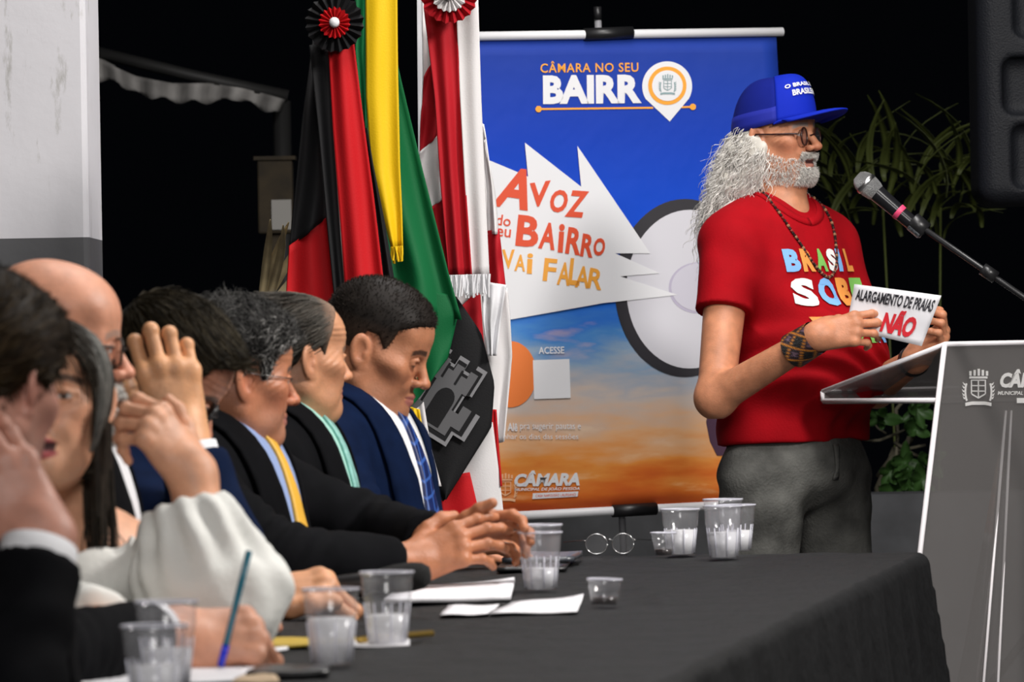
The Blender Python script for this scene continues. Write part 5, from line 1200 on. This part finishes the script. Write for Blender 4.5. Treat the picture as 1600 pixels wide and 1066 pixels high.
# red and white flag with the black castle roundel
e, b = flag_root(705, 12.0, 'red and white striped flag with a black panel bearing a grey castle')
flagpole(e, b, 660, 668, 12.1, M_PVC)
clothpanel('white_stripe', [(660, -20), (662, 110), (660, 250), (656, 340)], [(690, -20), (690, 110), (688, 250), (690, 340)], 12.06, FW, e, org=b, kf=1)
clothpanel('red_stripe', [(664, 120), (659, 180), (657, 238)], [(692, 60), (692, 140), (690, 205)], 12.04, FC, e, org=b, kf=1)
clothpanel('white_stripe', [(657, 238), (656, 262), (674, 325)], [(690, 205), (694, 260), (696, 308)], 12.03, FW, e, org=b, kf=1)
clothpanel('red_stripe', [(674, 325), (684, 385), (700, 440)], [(696, 305), (712, 385), (720, 440)], 12.02, FC, e, org=b, kf=1)
clothpanel('white_stripe', [(752, 180), (760, 300), (763, 366)], [(760, 230), (774, 300), (780, 366)], 12.02, FW, e, org=b, kf=1)
clothpanel('red_stripe', [(756, 362), (760, 452)], [(780, 357), (791, 452)], 12.02, FC, e, org=b, kf=1)
clothpanel('white_stripe', [(700, 440), (710, 480), (744, 560), (760, 700)], [(792, 450), (796, 490), (799, 555), (786, 690)], 12.04, FW, e, org=b, kf=1.5)
clothpanel('red_stripe', [(722, 478), (742, 540)], [(750, 450), (757, 550)], 12.025, FC, e, org=b, kf=1, amp=.004)
clothpanel('sash_red', [(663, 10), (680, 150), (690, 290), (702, 430)], [(714, 10), (718, 150), (726, 290), (736, 432)], 11.96, FC, e, org=b, amp=.010, kf=1.5)
clothpanel('sash_white', [(713, 10), (719, 150), (727, 290), (736, 432)], [(747, -10), (752, 150), (758, 290), (765, 430)], 11.955, FW, e, org=b, amp=.005, kf=1)
fringe(e, 700, 430, 766, 428, 34, 11.94, M_WHITE, b, 44)
clothpanel('sash_end', [(754, 440), (756, 500), (764, 556)], [(790, 445), (780, 505), (774, 556)], 11.95, M_WHITE, e, org=b, amp=.010, kf=1.5)
clothpanel('black_panel', [(690, 470), (655, 560), (640, 680), (660, 760), (694, 782)], [(713, 463), (752, 520), (773, 600), (768, 668), (698, 780)], 11.97, FB, e, org=b, amp=.006, kf=1.0)
clothpanel('white_stripe', [(700, 650), (705, 770), (744, 850), (760, 900)], [(770, 660), (780, 740), (790, 830), (796, 900)], 12.0, FW, e, org=b, amp=.006, kf=1)
clothpanel('red_stripe', [(690, 745), (690, 800), (690, 900)], [(734, 738), (752, 815), (768, 900)], 11.99, FR, e, org=b, amp=.006, kf=1)
clothpanel('red_stripe', [(768, 640), (772, 700), (780, 760)], [(776, 640), (780, 700), (785, 760)], 12.0, FR, e, org=b, amp=.003, kf=1)
clothpanel('white_stripe', [(650, 640), (660, 700), (676, 760)], [(662, 628), (674, 700), (690, 760)], 11.93, FW, e, org=b, amp=.004, kf=1)
rosette(e, 702, -8, 11.90, [(4, 44, FC, 20), (3, 27, FW, 18)], b, 9)
# castle emblem
EM = mat('castle_grey', (.10, .10, .105), .7); EM2 = mat('castle_light_grey', (.22, .22, .23), .7)
def emap(off):
    def f_(X, Y): return np.array([W(x, -y, 11.957 - off) - b for x, y in zip(X, Y)])
    return f_
def em_poly(nm, pts, m, off):  # castle frame: rotated unit square; px = c + R*(u,v)
    c0 = np.array([700, 620.]); th = rad(32); R2 = np.array([[math.cos(th), -math.sin(th)], [math.sin(th), math.cos(th)]])
    q = [(c0 + R2 @ (np.array(p_) * 62)) for p_ in pts]; return poly_on(nm, [(x, -y) for x, y in q], emap(off), m, e)
out_ = [(-.95, 1.1), (-.95, .55), (-.62, .55), (-.62, -.30), (-.80, -.30), (-.80, -1.05), (-.52, -1.05), (-.52, -.78), (-.28, -.78), (-.28, -1.05), (.0, -1.05), (.0, -.78), (.24, -.78), (.24, -1.05), (.52, -1.05), (.52, -.30), (.36, -.30), (.36, .3), (.62, .3), (.62, 0), (.95, 0), (.95, .75), (.62, .75), (.62, 1.1)]
em_poly('castle', [(a * 1.0, b_ * 1.0) for a, b_ in out_], EM2, .0); em_poly('castle', [(a * .88 - .01, b_ * .90) for a, b_ in out_], FB, .0012); em_poly('castle', [(a * .76 - .02, b_ * .80) for a, b_ in out_], EM, .0024)
em_poly('castle_gate', [(-.30, .8), (-.30, .1)] + [(-.05 + .25 * math.cos(t), .1 - .3 * math.sin(t)) for t in np.linspace(PI, 0, 10)] + [(.20, .8)], FB, .0036)
for x in (-.40, -.02): em_poly('castle_slit', [(x - .03, -.75), (x + .03, -.75), (x + .03, -.35), (x - .03, -.35)], FB, .0036)

# ------------------------------------------------------------ acrylic lectern
AC = clear_mat('acrylic', (.80, .80, .80), diff=(.30, .285, .28), dfac=.42, rough=.05); AE = mat('acrylic_edge', (.85, .82, .84), .4)
PH = rad(-45); n_ = np.array([math.cos(PH), math.sin(PH), 0]); r_ = np.array([-n_[1], n_[0], 0])  # n_ faces the audience, r_ to the viewer's right
lt = W(1476, 538, 13.45); lr = empty('acrylic_lectern', (lt[0], lt[1], 0)); tag(lr, 'clear acrylic lectern with an etched crest in front of the speaker', 'lectern')
lz = lambda P: np.asarray(P, float) - np.array([lt[0], lt[1], 0])
ztop = lt[2]; wtop = .62
def plate(nm, P, t, m, nrm):
    P = [np.asarray(q, float) for q in P]; nrm = np.asarray(nrm, float); nrm /= np.linalg.norm(nrm); k = len(P)
    V = [tuple(lz(q)) for q in P] + [tuple(lz(q - nrm * t)) for q in P]; F = [tuple(range(k)), tuple(range(2 * k - 1, k - 1, -1))] + [(i, (i + 1) % k, k + (i + 1) % k, k + i) for i in range(k)]
    me = bpy.data.meshes.new(nm); me.from_pydata(V, [], F); me.update()
    bm = bmesh.new(); bm.from_mesh(me); bmesh.ops.recalc_face_normals(bm, faces=bm.faces); bm.to_mesh(me); bm.free(); return newobj(nm, me, m, lr, False)
lt3 = np.array(lt); dz = ztop; flare = (1476 - 1418) / (855 - 540)  # the panel widens downwards
bl3 = lt3 - r_ * .10 * 1.0 * 1.6 + np.array([0, 0, -dz]) - n_ * .06; tr3 = lt3 + r_ * wtop; br3 = tr3 + r_ * .16 + np.array([0, 0, -dz]) - n_ * .06
bl3[2] = .02; br3[2] = .02
pn = np.cross(r_, (lt3 - bl3)); pn = pn if pn @ n_ > 0 else -pn
plate('front_panel', [lt3, tr3, br3, bl3], .010, AC, pn)
def edge(P0, P1, w=.006): tube('polished_edge', [lz(P0), lz(P1)], w, AE, lr, 8)
edge(lt3, bl3, .0065); edge(lt3, tr3, .006); edge(tr3, br3)
ft = lt3 - n_ * .385 + np.array([0, 0, -.108]); ftr = ft + r_ * wtop
plate('reading_board', [lt3, tr3, ftr, ft], .008, AC, (0, 0, 1)); edge(lt3, ft, .0055); edge(ft, ftr, .005)
sh0 = ft + np.array([0, 0, -.022]); shb = np.array([lt3[0], lt3[1], sh0[2]]) - r_ * .018 - n_ * .012; plate('shelf', [sh0, sh0 + r_ * wtop, shb + r_ * wtop, shb], .008, AC, (0, 0, 1)); edge(sh0, shb, .0055); edge(ft, sh0, .0055); edge(sh0, sh0 + r_ * wtop, .004)
plate('shelf_lip', [ft, ftr, sh0 + r_ * wtop, sh0], .006, AC, -n_)
# inner spine fin, seen through the front
q0 = lt3 + r_ * .24 - n_ * .02 + np.array([0, 0, -.16]); q1 = lt3 + r_ * .29 - n_ * .30 + np.array([0, 0, -1.10]); q2 = lt3 + r_ * .12 - n_ * .04 + np.array([0, 0, -1.10])
plate('spine', [q0, q0 + r_ * .03, q1, q2], .010, AC, n_); edge(q0, q2, .0035); edge(q0 + r_ * .02, lt3 + r_ * .20 - n_ * .05 + np.array([0, 0, -1.10]), .0035)
plate('base', [bl3 - n_ * .42, br3 - n_ * .42, br3 + n_ * .05, bl3 + n_ * .05], .018, AC, (0, 0, 1))
def lmap(X, Y):  # px -> point on the front panel plane
    out = []
    N0 = pn / np.linalg.norm(pn)
    for a, b2 in zip(np.atleast_1d(X), np.atleast_1d(Y)):
        r = W(a, -b2, 1.0) - CAMP; t = ((lt3 - CAMP) @ N0) / (r @ N0); out.append(lz(CAMP + r * t + N0 * .0015))
    return np.array(out)
ET = mat('etched_white', (.80, .79, .78), .7)
crest(1528, 607, 34, ET, lmap, lr); text_on('etched_lettering', 'C\u00c2MARA', lmap, (1562, -606, 1660, -577), ET, lr, bold=.05, shear=.25); text_on('etched_lettering', 'MUNICIPAL DE JO\u00c3O PESSOA', lmap, (1558, -619, 1660, -610), ET, lr, bold=.02, shear=.25)
poly_on('etched_tag', [(1588, -622), (1650, -622), (1650, -630), (1588, -630)], lmap, ET, lr)

# ------------------------------------------------------------ microphone on a boom stand
def mic_set():
    c = W(1353, 287, 13.3); e_ = W(1440, 362, 13.28); u = (e_ - c) / np.linalg.norm(e_ - c)
    m = empty('microphone', (e_[0], e_[1], e_[2])); tag(m, 'black handheld microphone with a silver grille and pink ring aimed at the speaker', 'microphone')
    o_ = np.array(e_); L_ = np.linalg.norm(e_ - c)
    lathe('grille', [(0, -.028), (.012, -.027), (.020, -.020), (.0245, -.010), (.026, 0), (.0258, .012), (.0235, .026), (.020, .034)], mat('silver_mesh', (.42, .42, .42), .45, .8, bump=1.0, bscale=520), c - o_, 28, m, u)
    lathe('grille_band', [(.0262, -.004), (.0275, -.002), (.0275, .004), (.0262, .006)], mat('silver_band', (.6, .6, .6), .3, 1), c - o_, 28, m, u)
    lathe('handle', [(.0205, .030), (.0195, .05), (.0175, .10), (.0165, .16), (.017, L_), (.010, L_ + .006), (0, L_ + .006)], mat('black_mic_body', (.012, .012, .014), .22), c - o_, 28, m, u)
    lathe('colour_ring', [(.0184, .096), (.0190, .097), (.0187, .107), (.0180, .108)], mat('pink_ring', (.72, .06, .16), .5), c - o_, 28, m, u)
    lathe('sticker', [(.0176, .140), (.0182, .141), (.0182, .172), (.0174, .173)], mat('silver_sticker', (.3, .33, .36), .4, .5, var=.7, vscale=120), c - o_, 28, m, u)
    st = empty('microphone_stand', (W(1780, 533, 13.2)[0], 13.2, 0)); tag(st, 'black boom microphone stand holding the microphone', 'microphone stand'); so = np.array([st.location[0], 13.2, 0])
    a = W(1425, 345, 13.27); b2 = W(1780, 588, 13.2); tube('boom', [a - so, b2 - so], .0075, M_BLKPL, st)
    k0 = W(1535, 420, 13.25); k1 = W(1556, 434, 13.245); tube('boom_clamp', [k0 - so, k1 - so], .0150, M_BLKPL, st, 12)
    lathe('mic_clip', [(.0175, .135), (.0215, .137), (.0215, .175), (.0175, .177)], M_BLKPL, c - so + np.array([.004, 0, .004]), 20, st, u)
    tube('upright', [b2 - so, np.array([b2[0], b2[1], .05]) - so], .011, M_BLKPL, st)
    lathe('stand_base', [(0, 0), (.14, 0), (.14, .015), (.03, .035), (.015, .06), (0, .06)], M_BLKPL, (0, 0, 0), 28, st)
mic_set()

# ------------------------------------------------------------ sheet held by the speaker
pc = [W(1335, 444, 13.56), W(1471, 462, 13.50), W(1440, 541, 13.50), W(1322, 514, 13.56)]
def sheetmap(off):
    def f_(X, Y):  # X 0..1, Y 0..1 up
        X = np.atleast_1d(X)[:, None]; Y = np.atleast_1d(Y)[:, None]; top = pc[0] * (1 - X) + pc[1] * X; bot = pc[3] * (1 - X) + pc[2] * X
        q = bot * (1 - Y) + top * Y; q = q + np.array([0, -1, .0]) * (.012 * np.sin(X * PI) * (.4 + .6 * Y) + off); return q - pc[3]
    return f_
hs_ = empty('held_sign', pc[3]); tag(hs_, 'white paper sign with black and red lettering held by the speaker', 'sign')
uu, vv2 = np.meshgrid(np.linspace(0, 1, 20), np.linspace(0, 1, 10), indexing='ij'); G = sheetmap(0)(uu.ravel(), vv2.ravel()).reshape(20, 10, 3)
sheet('paper', G, .0012, mat('white_paper', (.80, .79, .82), .6), hs_, np.array([0, -1.0, 0]))
text_on('lettering', 'ALARGAMENTO DE PRAIAS', sheetmap(.0025), (.04, .66, .96, .90), mat('print_black', (.015, .014, .02), .6), hs_, bold=.03, subd=1)
text_on('lettering', 'N\u00c3O', sheetmap(.0025), (.42, .10, .84, .60), mat('print_red', (.62, .008, .02), .6), hs_, bold=.05, subd=1, shear=.1)

# ------------------------------------------------------------ cups
CUP = clear_mat('cup_plastic', (.97, .97, .98), diff=(.8, .8, .83), dfac=.10, rough=.12); WAT = clear_mat('frosted_water', (.92, .92, .94), diff=(.95, .95, .96), dfac=.72, rough=.2)
COF = mat('coffee', (.010, .003, .001), .15)
def cup(px, py, label, rim=.0345, base=.0245, h=.094, fill=.5, nested=0, name='plastic_cup', coffee=False, group='water cups on the table', tilt=0.0):
    q = TAB(px, py); q[2] = TZ + .002; e_ = empty(name, q); tag(e_, label, 'cup', group); r = lambda z: base + (rim - base) * z / h
    n = 24; prof = [(0, .001), (base, 0), (r(h * .35), h * .35), (r(h * .62), h * .62), (r(h * .62) + .0015, h * .64), (r(h * .9), h * .9), (rim, h), (rim + .002, h), (rim + .002, h - .003), (rim + .0005, h - .003)]
    lathe('cup_wall', prof, CUP, (0, 0, 0), 32, e_)
    tube('rim', [(1.0 * (rim + .001) * math.cos(a), (rim + .001) * math.sin(a), h) for a in np.linspace(0, 2 * PI, 33)], .0012, mat('cup_rim', (.62, .62, .70), .3), e_, 6)
    if nested: lathe('inner_cup', [(r(h * .3), h * .16), (r(h * .9), h * .96), (rim, h + .012), (rim + .002, h + .012), (rim + .002, h + .009)], CUP, (0, 0, 0), 32, e_); tube('rim', [((rim + .001) * math.cos(a), (rim + .001) * math.sin(a), h + .012) for a in np.linspace(0, 2 * PI, 33)], .0012, MATS['cup_rim'], e_, 6)
    z1 = h * fill
    lathe('coffee' if coffee else 'water', [(0, .002), (base - .001, .002), (r(z1) - .001, z1), (0, z1)], COF if coffee else WAT, (0, 0, 0), 32, e_)
    if not coffee:
        for k in range(8):
            a = 2 * PI * k / 8 + .2; tube('rib', [((r(z) + .0004) * math.cos(a), (r(z) + .0004) * math.sin(a), z) for z in (.004, h * .3, h * .58)], .0011, MATS['cup_rim'], e_, 5)
    e_.rotation_euler = (0, tilt, 0); return e_
cup(519, 1041, 'plastic cup of water standing beside the black microphone hand and yellow folder', fill=.62)
cup(606, 1010, 'plastic cup of water in front of the black foam microphone', fill=.42, h=.096)
cup(845, 924, 'half-full plastic cup of water beside the clasped hands', fill=.38, nested=1, h=.092)
cup(1064, 869, 'plastic cup of water just behind the small coffee glass by the spectacles', fill=.55, h=.084)
cup(1131, 874, 'tall doubled plastic cup of water at the table end, front of a pair', fill=.5, nested=1, h=.094)
cup(1152, 863, 'plastic cup of water half hidden behind the doubled cup at the table end', fill=.45, h=.086)
cup(262, 1076, 'plastic cup of water beside the hand writing with a blue pen', fill=.45, h=.100, rim=.036)
cup(243, 1104, 'plastic cup of water with a lower rim beside the writing hand cup', fill=.5, h=.088, rim=.036)
cup(1037, 871, 'small clear coffee cup with dregs beside the folded spectacles', rim=.0225, base=.0150, h=.043, fill=.3, name='coffee_cup', coffee=True, group='small coffee cups on the table')
cup(944, 949, 'small clear coffee cup with dregs standing alone near the white papers', rim=.0250, base=.0190, h=.040, fill=.32, name='coffee_cup', coffee=True, group='small coffee cups on the table', tilt=rad(2))

# ------------------------------------------------------------ papers, phones, pens on the table
PAP = mat('white_paper')
def flat(nm, pts, z0, t, m, label, cat, group=None, curl=0.0, parent=None):
    Q = np.array([TAB(x, y, TZ + z0) for x, y in pts]); c = Q.mean(0); A_ = [Q[0] - c, Q[3] - c]; B_ = [Q[1] - c, Q[2] - c]; G = loft(A_, B_, 8, 8)
    for i in range(8):
        for j in range(8): G[i, j, 2] = .5 * t + curl * (i / 7 * (j / 7)) ** 2 + .001 * math.sin(i * .9 + j)
    o_ = sheet(nm, G, t, m, None, np.array([0, 0, 1.0])); o_.location = [float(v) for v in (c[0], c[1], TZ + z0 + t * .5)]; tag(o_, label, cat, group); return o_
flat('paper_stack', [(600, 944), (798, 938), (804, 918), (630, 923)], .003, .008, PAP, 'thick folded white paper stack behind the coffee cup', 'paper', curl=.008)
flat('paper_sheet', [(688, 962), (762, 960), (780, 946), (700, 947)], .002, .0012, PAP, 'small white paper sheet between the paper stack and the long sheet', 'paper')
flat('paper_sheet', [(764, 960), (902, 957), (912, 934), (800, 942)], .002, .0015, PAP, 'long white paper sheet beside the lone coffee cup', 'paper', curl=.004)
flat('paper_sheet', [(478, 1012), (640, 1010), (640, 998), (500, 998)], .002, .0015, PAP, 'white paper sheet under the pair of water cups', 'paper')
flat('paper_sheet', [(40, 1075), (428, 1062), (420, 1040), (120, 1046)], .002, .0015, PAP, 'white paper sheet under the pen hand', 'paper')
flat('paper_sheet', [(386, 1020), (450, 1016), (448, 1002), (400, 1006)], .002, .0015, PAP, 'white paper scrap beside the yellow folder', 'paper')
flat('folder', [(392, 1012), (480, 1010), (560, 1000), (420, 1000)], .004, .003, mat('yellow_card', (.55, .38, .04), .5), 'yellow card folder beside the water cup', 'folder')
flat('envelope', [(362, 1070), (436, 1068), (425, 1050), (392, 1052)], .004, .004, mat('beige_paper', (.55, .40, .25), .6), 'beige paper envelope beside the black phone', 'envelope')
flat('smartphone', [(384, 1062), (512, 1058), (516, 1048), (400, 1050)], .002, .008, M_BLKPL, 'black smartphone lying flat beside the beige envelope', 'phone')
flat('folder', [(776, 894), (884, 892), (892, 878), (790, 878)], .002, .006, M_BLKPL, 'black folder beside the clasped hands under the phone', 'folder')
flat('smartphone', [(784, 880), (896, 878), (910, 868), (800, 869)], .010, .008, mat('grey_phone', (.05, .055, .065), .25), 'dark grey smartphone lying on the black folder', 'phone')
gp0 = TAB(560, 1000, TZ + .008); gp1 = TAB(675, 990, TZ + .008); o_ = tube('pen', [np.zeros(3), (gp1 - gp0)], .0045, mat('gold_metal', (.5, .33, .08), .3, .8)); o_.location = [float(v) for v in gp0]; tag(o_, 'gold pen lying behind the water cups', 'pen')
# blue ballpoint in the writing hand
a = W(343, 1048, 7.10); b2 = W(389, 862, 7.06); pe_ = empty('ballpoint_pen', a); tag(pe_, 'blue ballpoint pen held upright in the writing hand', 'pen')
tube('barrel', [(b2 - a) * .22, b2 - a], .0042, mat('teal_plastic', (.03, .16, .22), .25), pe_); tube('grip', [(b2 - a) * .04, (b2 - a) * .22], .0045, mat('blue_plastic', (.005, .02, .55), .25), pe_)
tube('tip', [np.zeros(3), (b2 - a) * .05], [.0008, .003], M_SILVER, pe_)
# foam microphone held over the table
a = W(655, 900, 8.42); b2 = W(468, 924, 8.44); mm = empty('foam_microphone', a); tag(mm, 'black foam-covered microphone held in the hand over the table', 'microphone'); u = (b2 - a) / np.linalg.norm(b2 - a); L_ = np.linalg.norm(b2 - a)
lathe('foam_cover', [(0, -.018), (.012, -.016), (.019, -.006), (.0215, .01), (.021, .035), (.018, .055), (.015, .06)], mat('black_foam', (.012, .012, .012), .95, bump=.8, bscale=400), (0, 0, 0), 24, mm, u)
lathe('handle', [(.015, .055), (.0155, .08), (.0145, L_ * .96), (.012, L_), (0, L_)], M_BLKPL, (0, 0, 0), 24, mm, u); lathe('blue_ring', [(.0150, L_ * .88), (.0158, L_ * .885), (.0158, L_ * .92), (.0150, L_ * .925)], mat('blue_plastic'), (0, 0, 0), 24, mm, u)
# spectacles lying on the cloth
q = TAB(953, 869); q[2] = TZ + .003; ge = empty('spectacles', q); tag(ge, 'rimless spectacles resting on the black cloth near the banner foot', 'glasses')
for sx in (-.0245, .0245):
    rg = [(sx + .020 * math.cos(a), .002, .0195 + .0185 * math.sin(a)) for a in np.linspace(0, 2 * PI, 33)]
    me = bpy.data.meshes.new('lens'); me.from_pydata(rg[:-1], [], [tuple(range(32))]); me.update(); newobj('lens', me, M_LENS, ge); tube('rim', rg, .0009, M_SILVER, ge, 6)
    tube('temple', [(sx * 1.85, .002, .026), (sx * 2.0, .01, .026), (sx * 2.2 + (.055 if sx > 0 else -.03), .10, .020)], .0013, M_SILVER, ge, 6)
tube('bridge', [(-.006, .002, .024), (0, -.001, .028), (.006, .002, .024)], .0011, M_SILVER, ge, 6)

# ------------------------------------------------------------ background: loudspeaker, plants, odds
c = W(1600, 150, 15.2); ls = empty('loudspeaker', (c[0], c[1], 0)); tag(ls, 'large dark loudspeaker cabinet high above the boom stand', 'loudspeaker'); LO = np.array([c[0], c[1], 0])
LSM = mat('speaker_housing', (.008, .009, .012), .6, spec=.25, bump=.3, bscale=200); hw, hh = .135, .40
zc = W(1600, 150, 15.2)[2]
f = S().add(rbox((.08, 0, zc + .05), (.215, .17, .34), .05)); f.sub(rbox((.12, -.19, zc + .02), (.19, .06, .075), .03), .01); f.sub(rbox((.13, -.19, zc - .165), (.18, .05, .085), .03), .01); f.sub(rbox((.13, -.19, zc + .235), (.17, .05, .09), .03), .01)
sdf_obj('cabinet', f, (-.2, -.25, zc - .4), (.36, .25, zc + .5), .012, LSM, ls); tube('stand_pole', [(.1, 0, zc - .3), (.1, 0, .05)], .018, M_BLKPL, ls)
for a in (30, 150, 270): tube('stand_leg', [(.1, 0, .5), (.1 + .4 * math.cos(rad(a)), .4 * math.sin(rad(a)), .015)], .012, M_BLKPL, ls)
def leaf_mesh(nm, ln, w, bend, n=8):
    G = np.zeros((n, 3, 3))
    for i in range(n):
        t = i / (n - 1); ww = w * math.sin(PI * min(t * .92 + .08, 1)) ** .7 * (1 - .15 * t)
        for j, s in enumerate((-1, 0, 1)): G[i, j] = (s * ww / 2, -bend * t * t * ln, t * ln * (1 - .35 * bend * t) + (-.08 * w if j == 1 else 0))
    V, F = thick_grid(G, .0015); return mesh_np(nm, V, F)
GR1 = mat('grass_leaf', (.058, .074, .011), .6, var=.3, vscale=5); GR2 = mat('shrub_leaf', (.035, .09, .018), .5, var=.3, vscale=5); ST = mat('grey_stem', (.10, .09, .06), .8)
rg_ = random.Random(5)
pb = W(1440, 533, 17.6); pl = empty('tall_grass_plant', (pb[0], pb[1], 0)); tag(pl, 'tall dim strap-leaved plant in the dark behind the microphone', 'plant'); po = np.array([pb[0], pb[1], 0])
lm = leaf_mesh('leaf', .28, .026, .75); lm.materials.append(GR1)
for k in range(70):
    px = rg_.uniform(1290, 1545); py = rg_.uniform(265, 375); q = W(px, py, 17.6 + rg_.uniform(-.25, .3)) - po
    o_ = bpy.data.objects.new('leaf', lm); COL.objects.link(o_); o_.parent = pl; o_.location = [float(v) for v in q]; o_.rotation_euler = (rg_.uniform(-.3, .5), rg_.uniform(-.35, .35), rg_.uniform(-1.4, 1.4)); o_.scale = (1, 1, rg_.uniform(.6, 1.15))
for k in range(2):
    x = 1380 + k * 90; q = W(x, 350, 17.7) - po; tube('stem', [np.array([q[0] * .5, q[1], .0]), q * np.array([.8, 1, .6]), q + np.array([0, 0, .05])], .004, GR1, pl, 6)
sb = W(1405, 533, 17.2); sl = empty('leafy_shrub', (sb[0], sb[1], 0)); tag(sl, 'small shrub with bare branches and green leaves behind the lectern', 'shrub'); so_ = np.array([sb[0], sb[1], 0])
S_ = lambda *pts: [W(x, y, 17.2 + .05 * math.sin(x)) - so_ for x, y in pts]
for pts, r in ((((1372, 745), (1395, 715), (1420, 690), (1432, 650)), .010), (((1400, 715), (1403, 680), (1400, 640), (1415, 622), (1440, 622), (1460, 630)), .006), (((1352, 690), (1375, 688), (1395, 680), (1415, 672)), .0045),
               (((1398, 692), (1418, 705), (1440, 716)), .006), (((1405, 705), (1425, 700), (1445, 696)), .005), (((1385, 678), (1372, 670), (1365, 660)), .003), (((1375, 760), (1385, 730), (1397, 700)), .007), (((1420, 695), (1430, 680), (1432, 668)), .004)):
    tube('branch', S_(*pts), r, ST, sl, 6)
tube('branch', [np.array([0, 0, 0])] + S_((1372, 762), (1385, 735)), .012, ST, sl, 6)
l2 = leaf_mesh('leaf', .075, .034, .4); l2.materials.append(GR2)
for (cx, cy, n_l) in ((1375, 655, 7), (1412, 722, 7), (1410, 752, 7), (1432, 640, 6), (1428, 672, 6), (1390, 738, 5), (1450, 720, 5), (1440, 750, 5), (1425, 630, 4), (1400, 768, 5)):
    for k in range(n_l):
        o_ = bpy.data.objects.new('leaf', l2); COL.objects.link(o_); o_.parent = sl; o_.location = [float(v) for v in (W(cx, cy, 17.15) - so_)]; o_.rotation_euler = (rg_.uniform(-.2, .9), 2 * PI * k / n_l + rg_.uniform(-.2, .2), rg_.uniform(-.4, .4)); s_ = rg_.uniform(.7, 1.2); o_.scale = (s_, s_, s_)
# dim scalloped awning edge, wooden box with a white tag and dry palm leaf at the left
AW = mat('dull_awning', (.30, .29, .28), .85, var=.35, vscale=8); d0 = 19.0; top_ = [(140, 82), (170, 100), (215, 120), (270, 130), (330, 130), (380, 138), (420, 148), (446, 156)]; bot_ = [(140, 124), (190, 130), (210, 146), (270, 158), (320, 160), (370, 154), (405, 168), (436, 180)]
tb = resample(top_, 40); bb = resample(bot_, 40); ob = W(290, 140, d0); G = np.zeros((40, 5, 3))
for i in range(40):
    for j in range(5):
        u = j / 4; q = tb[i] * (1 - u) + bb[i] * u; G[i, j] = W(q[0], q[1] + (4 * math.sin(i * 1.1) if j == 4 else 0), d0 + .04 * math.sin(i * .8)) - ob
aw = empty('awning', ob); tag(aw, 'dim scalloped grey awning edge in the dark beyond the column', 'awning'); sheet('valance', G, .01, AW, aw, np.array([0, -1.0, 0]))
tube('awning_bar', [W(120, 74, d0 + .05) - ob, W(300, 118, d0 + .05) - ob, W(450, 150, d0 + .05) - ob], .02, mat('dark_bar', (.02, .02, .02), .6), aw, 8)
for x, y in ((130, 100), (440, 158)): q = W(x, y, d0 + .08) - ob; tube('awning_post', [q, np.array([q[0], q[1], -ob[2] + .0])], .03, MATS['dark_bar'], aw, 8)
q0 = W(430, 310, 18.0); wb = empty('wooden_post_box', (q0[0], q0[1], 0)); tag(wb, 'dim wooden box on a post with a pale tag behind the flags', 'box'); bz0 = W(430, 365, 18)[2]; bz1 = W(430, 250, 18)[2]
box('box_body', (-.055, 0, bz0), (.055, .10, bz1), mat('old_wood', (.028, .019, .008), .8, var=.5, vscale=14), wb, .006); box('tag', (-.012, -.006, bz0 + .012), (.05, 0, bz0 + .105), mat('pale_tag', (.32, .31, .29), .7), wb); box('post', (-.02, .03, 0), (.02, .07, bz0), MATS['old_wood'], wb)
box('box_lid', (-.065, -.01, bz1), (.065, .11, bz1 + .012), MATS['old_wood'], wb)
pq = W(440, 470, 13.4); fr_ = empty('dry_palm', (pq[0], pq[1], 0)); tag(fr_, 'dry straw-coloured palm leaves behind the red and black flag', 'plant'); DM = mat('dry_leaf', (.42, .33, .18), .7, var=.3); l3 = leaf_mesh('leaf', .34, .022, .55); l3.materials.append(DM)
for k, (a, ry) in enumerate(((.1, .30), (.2, .45), (.0, .18), (.3, .62), (-.1, .38))):
    o_ = bpy.data.objects.new('leaf', l3); COL.objects.link(o_); o_.parent = fr_; q = W(398 + 3 * k, 500, 13.4) - np.array([pq[0], pq[1], 0]); o_.location = [float(v) for v in q]; o_.rotation_euler = (.2, ry, a)
tube('stem', [(0, 0, 0), W(405, 520, 13.4) - np.array([pq[0], pq[1], 0])], .01, DM, fr_, 6)
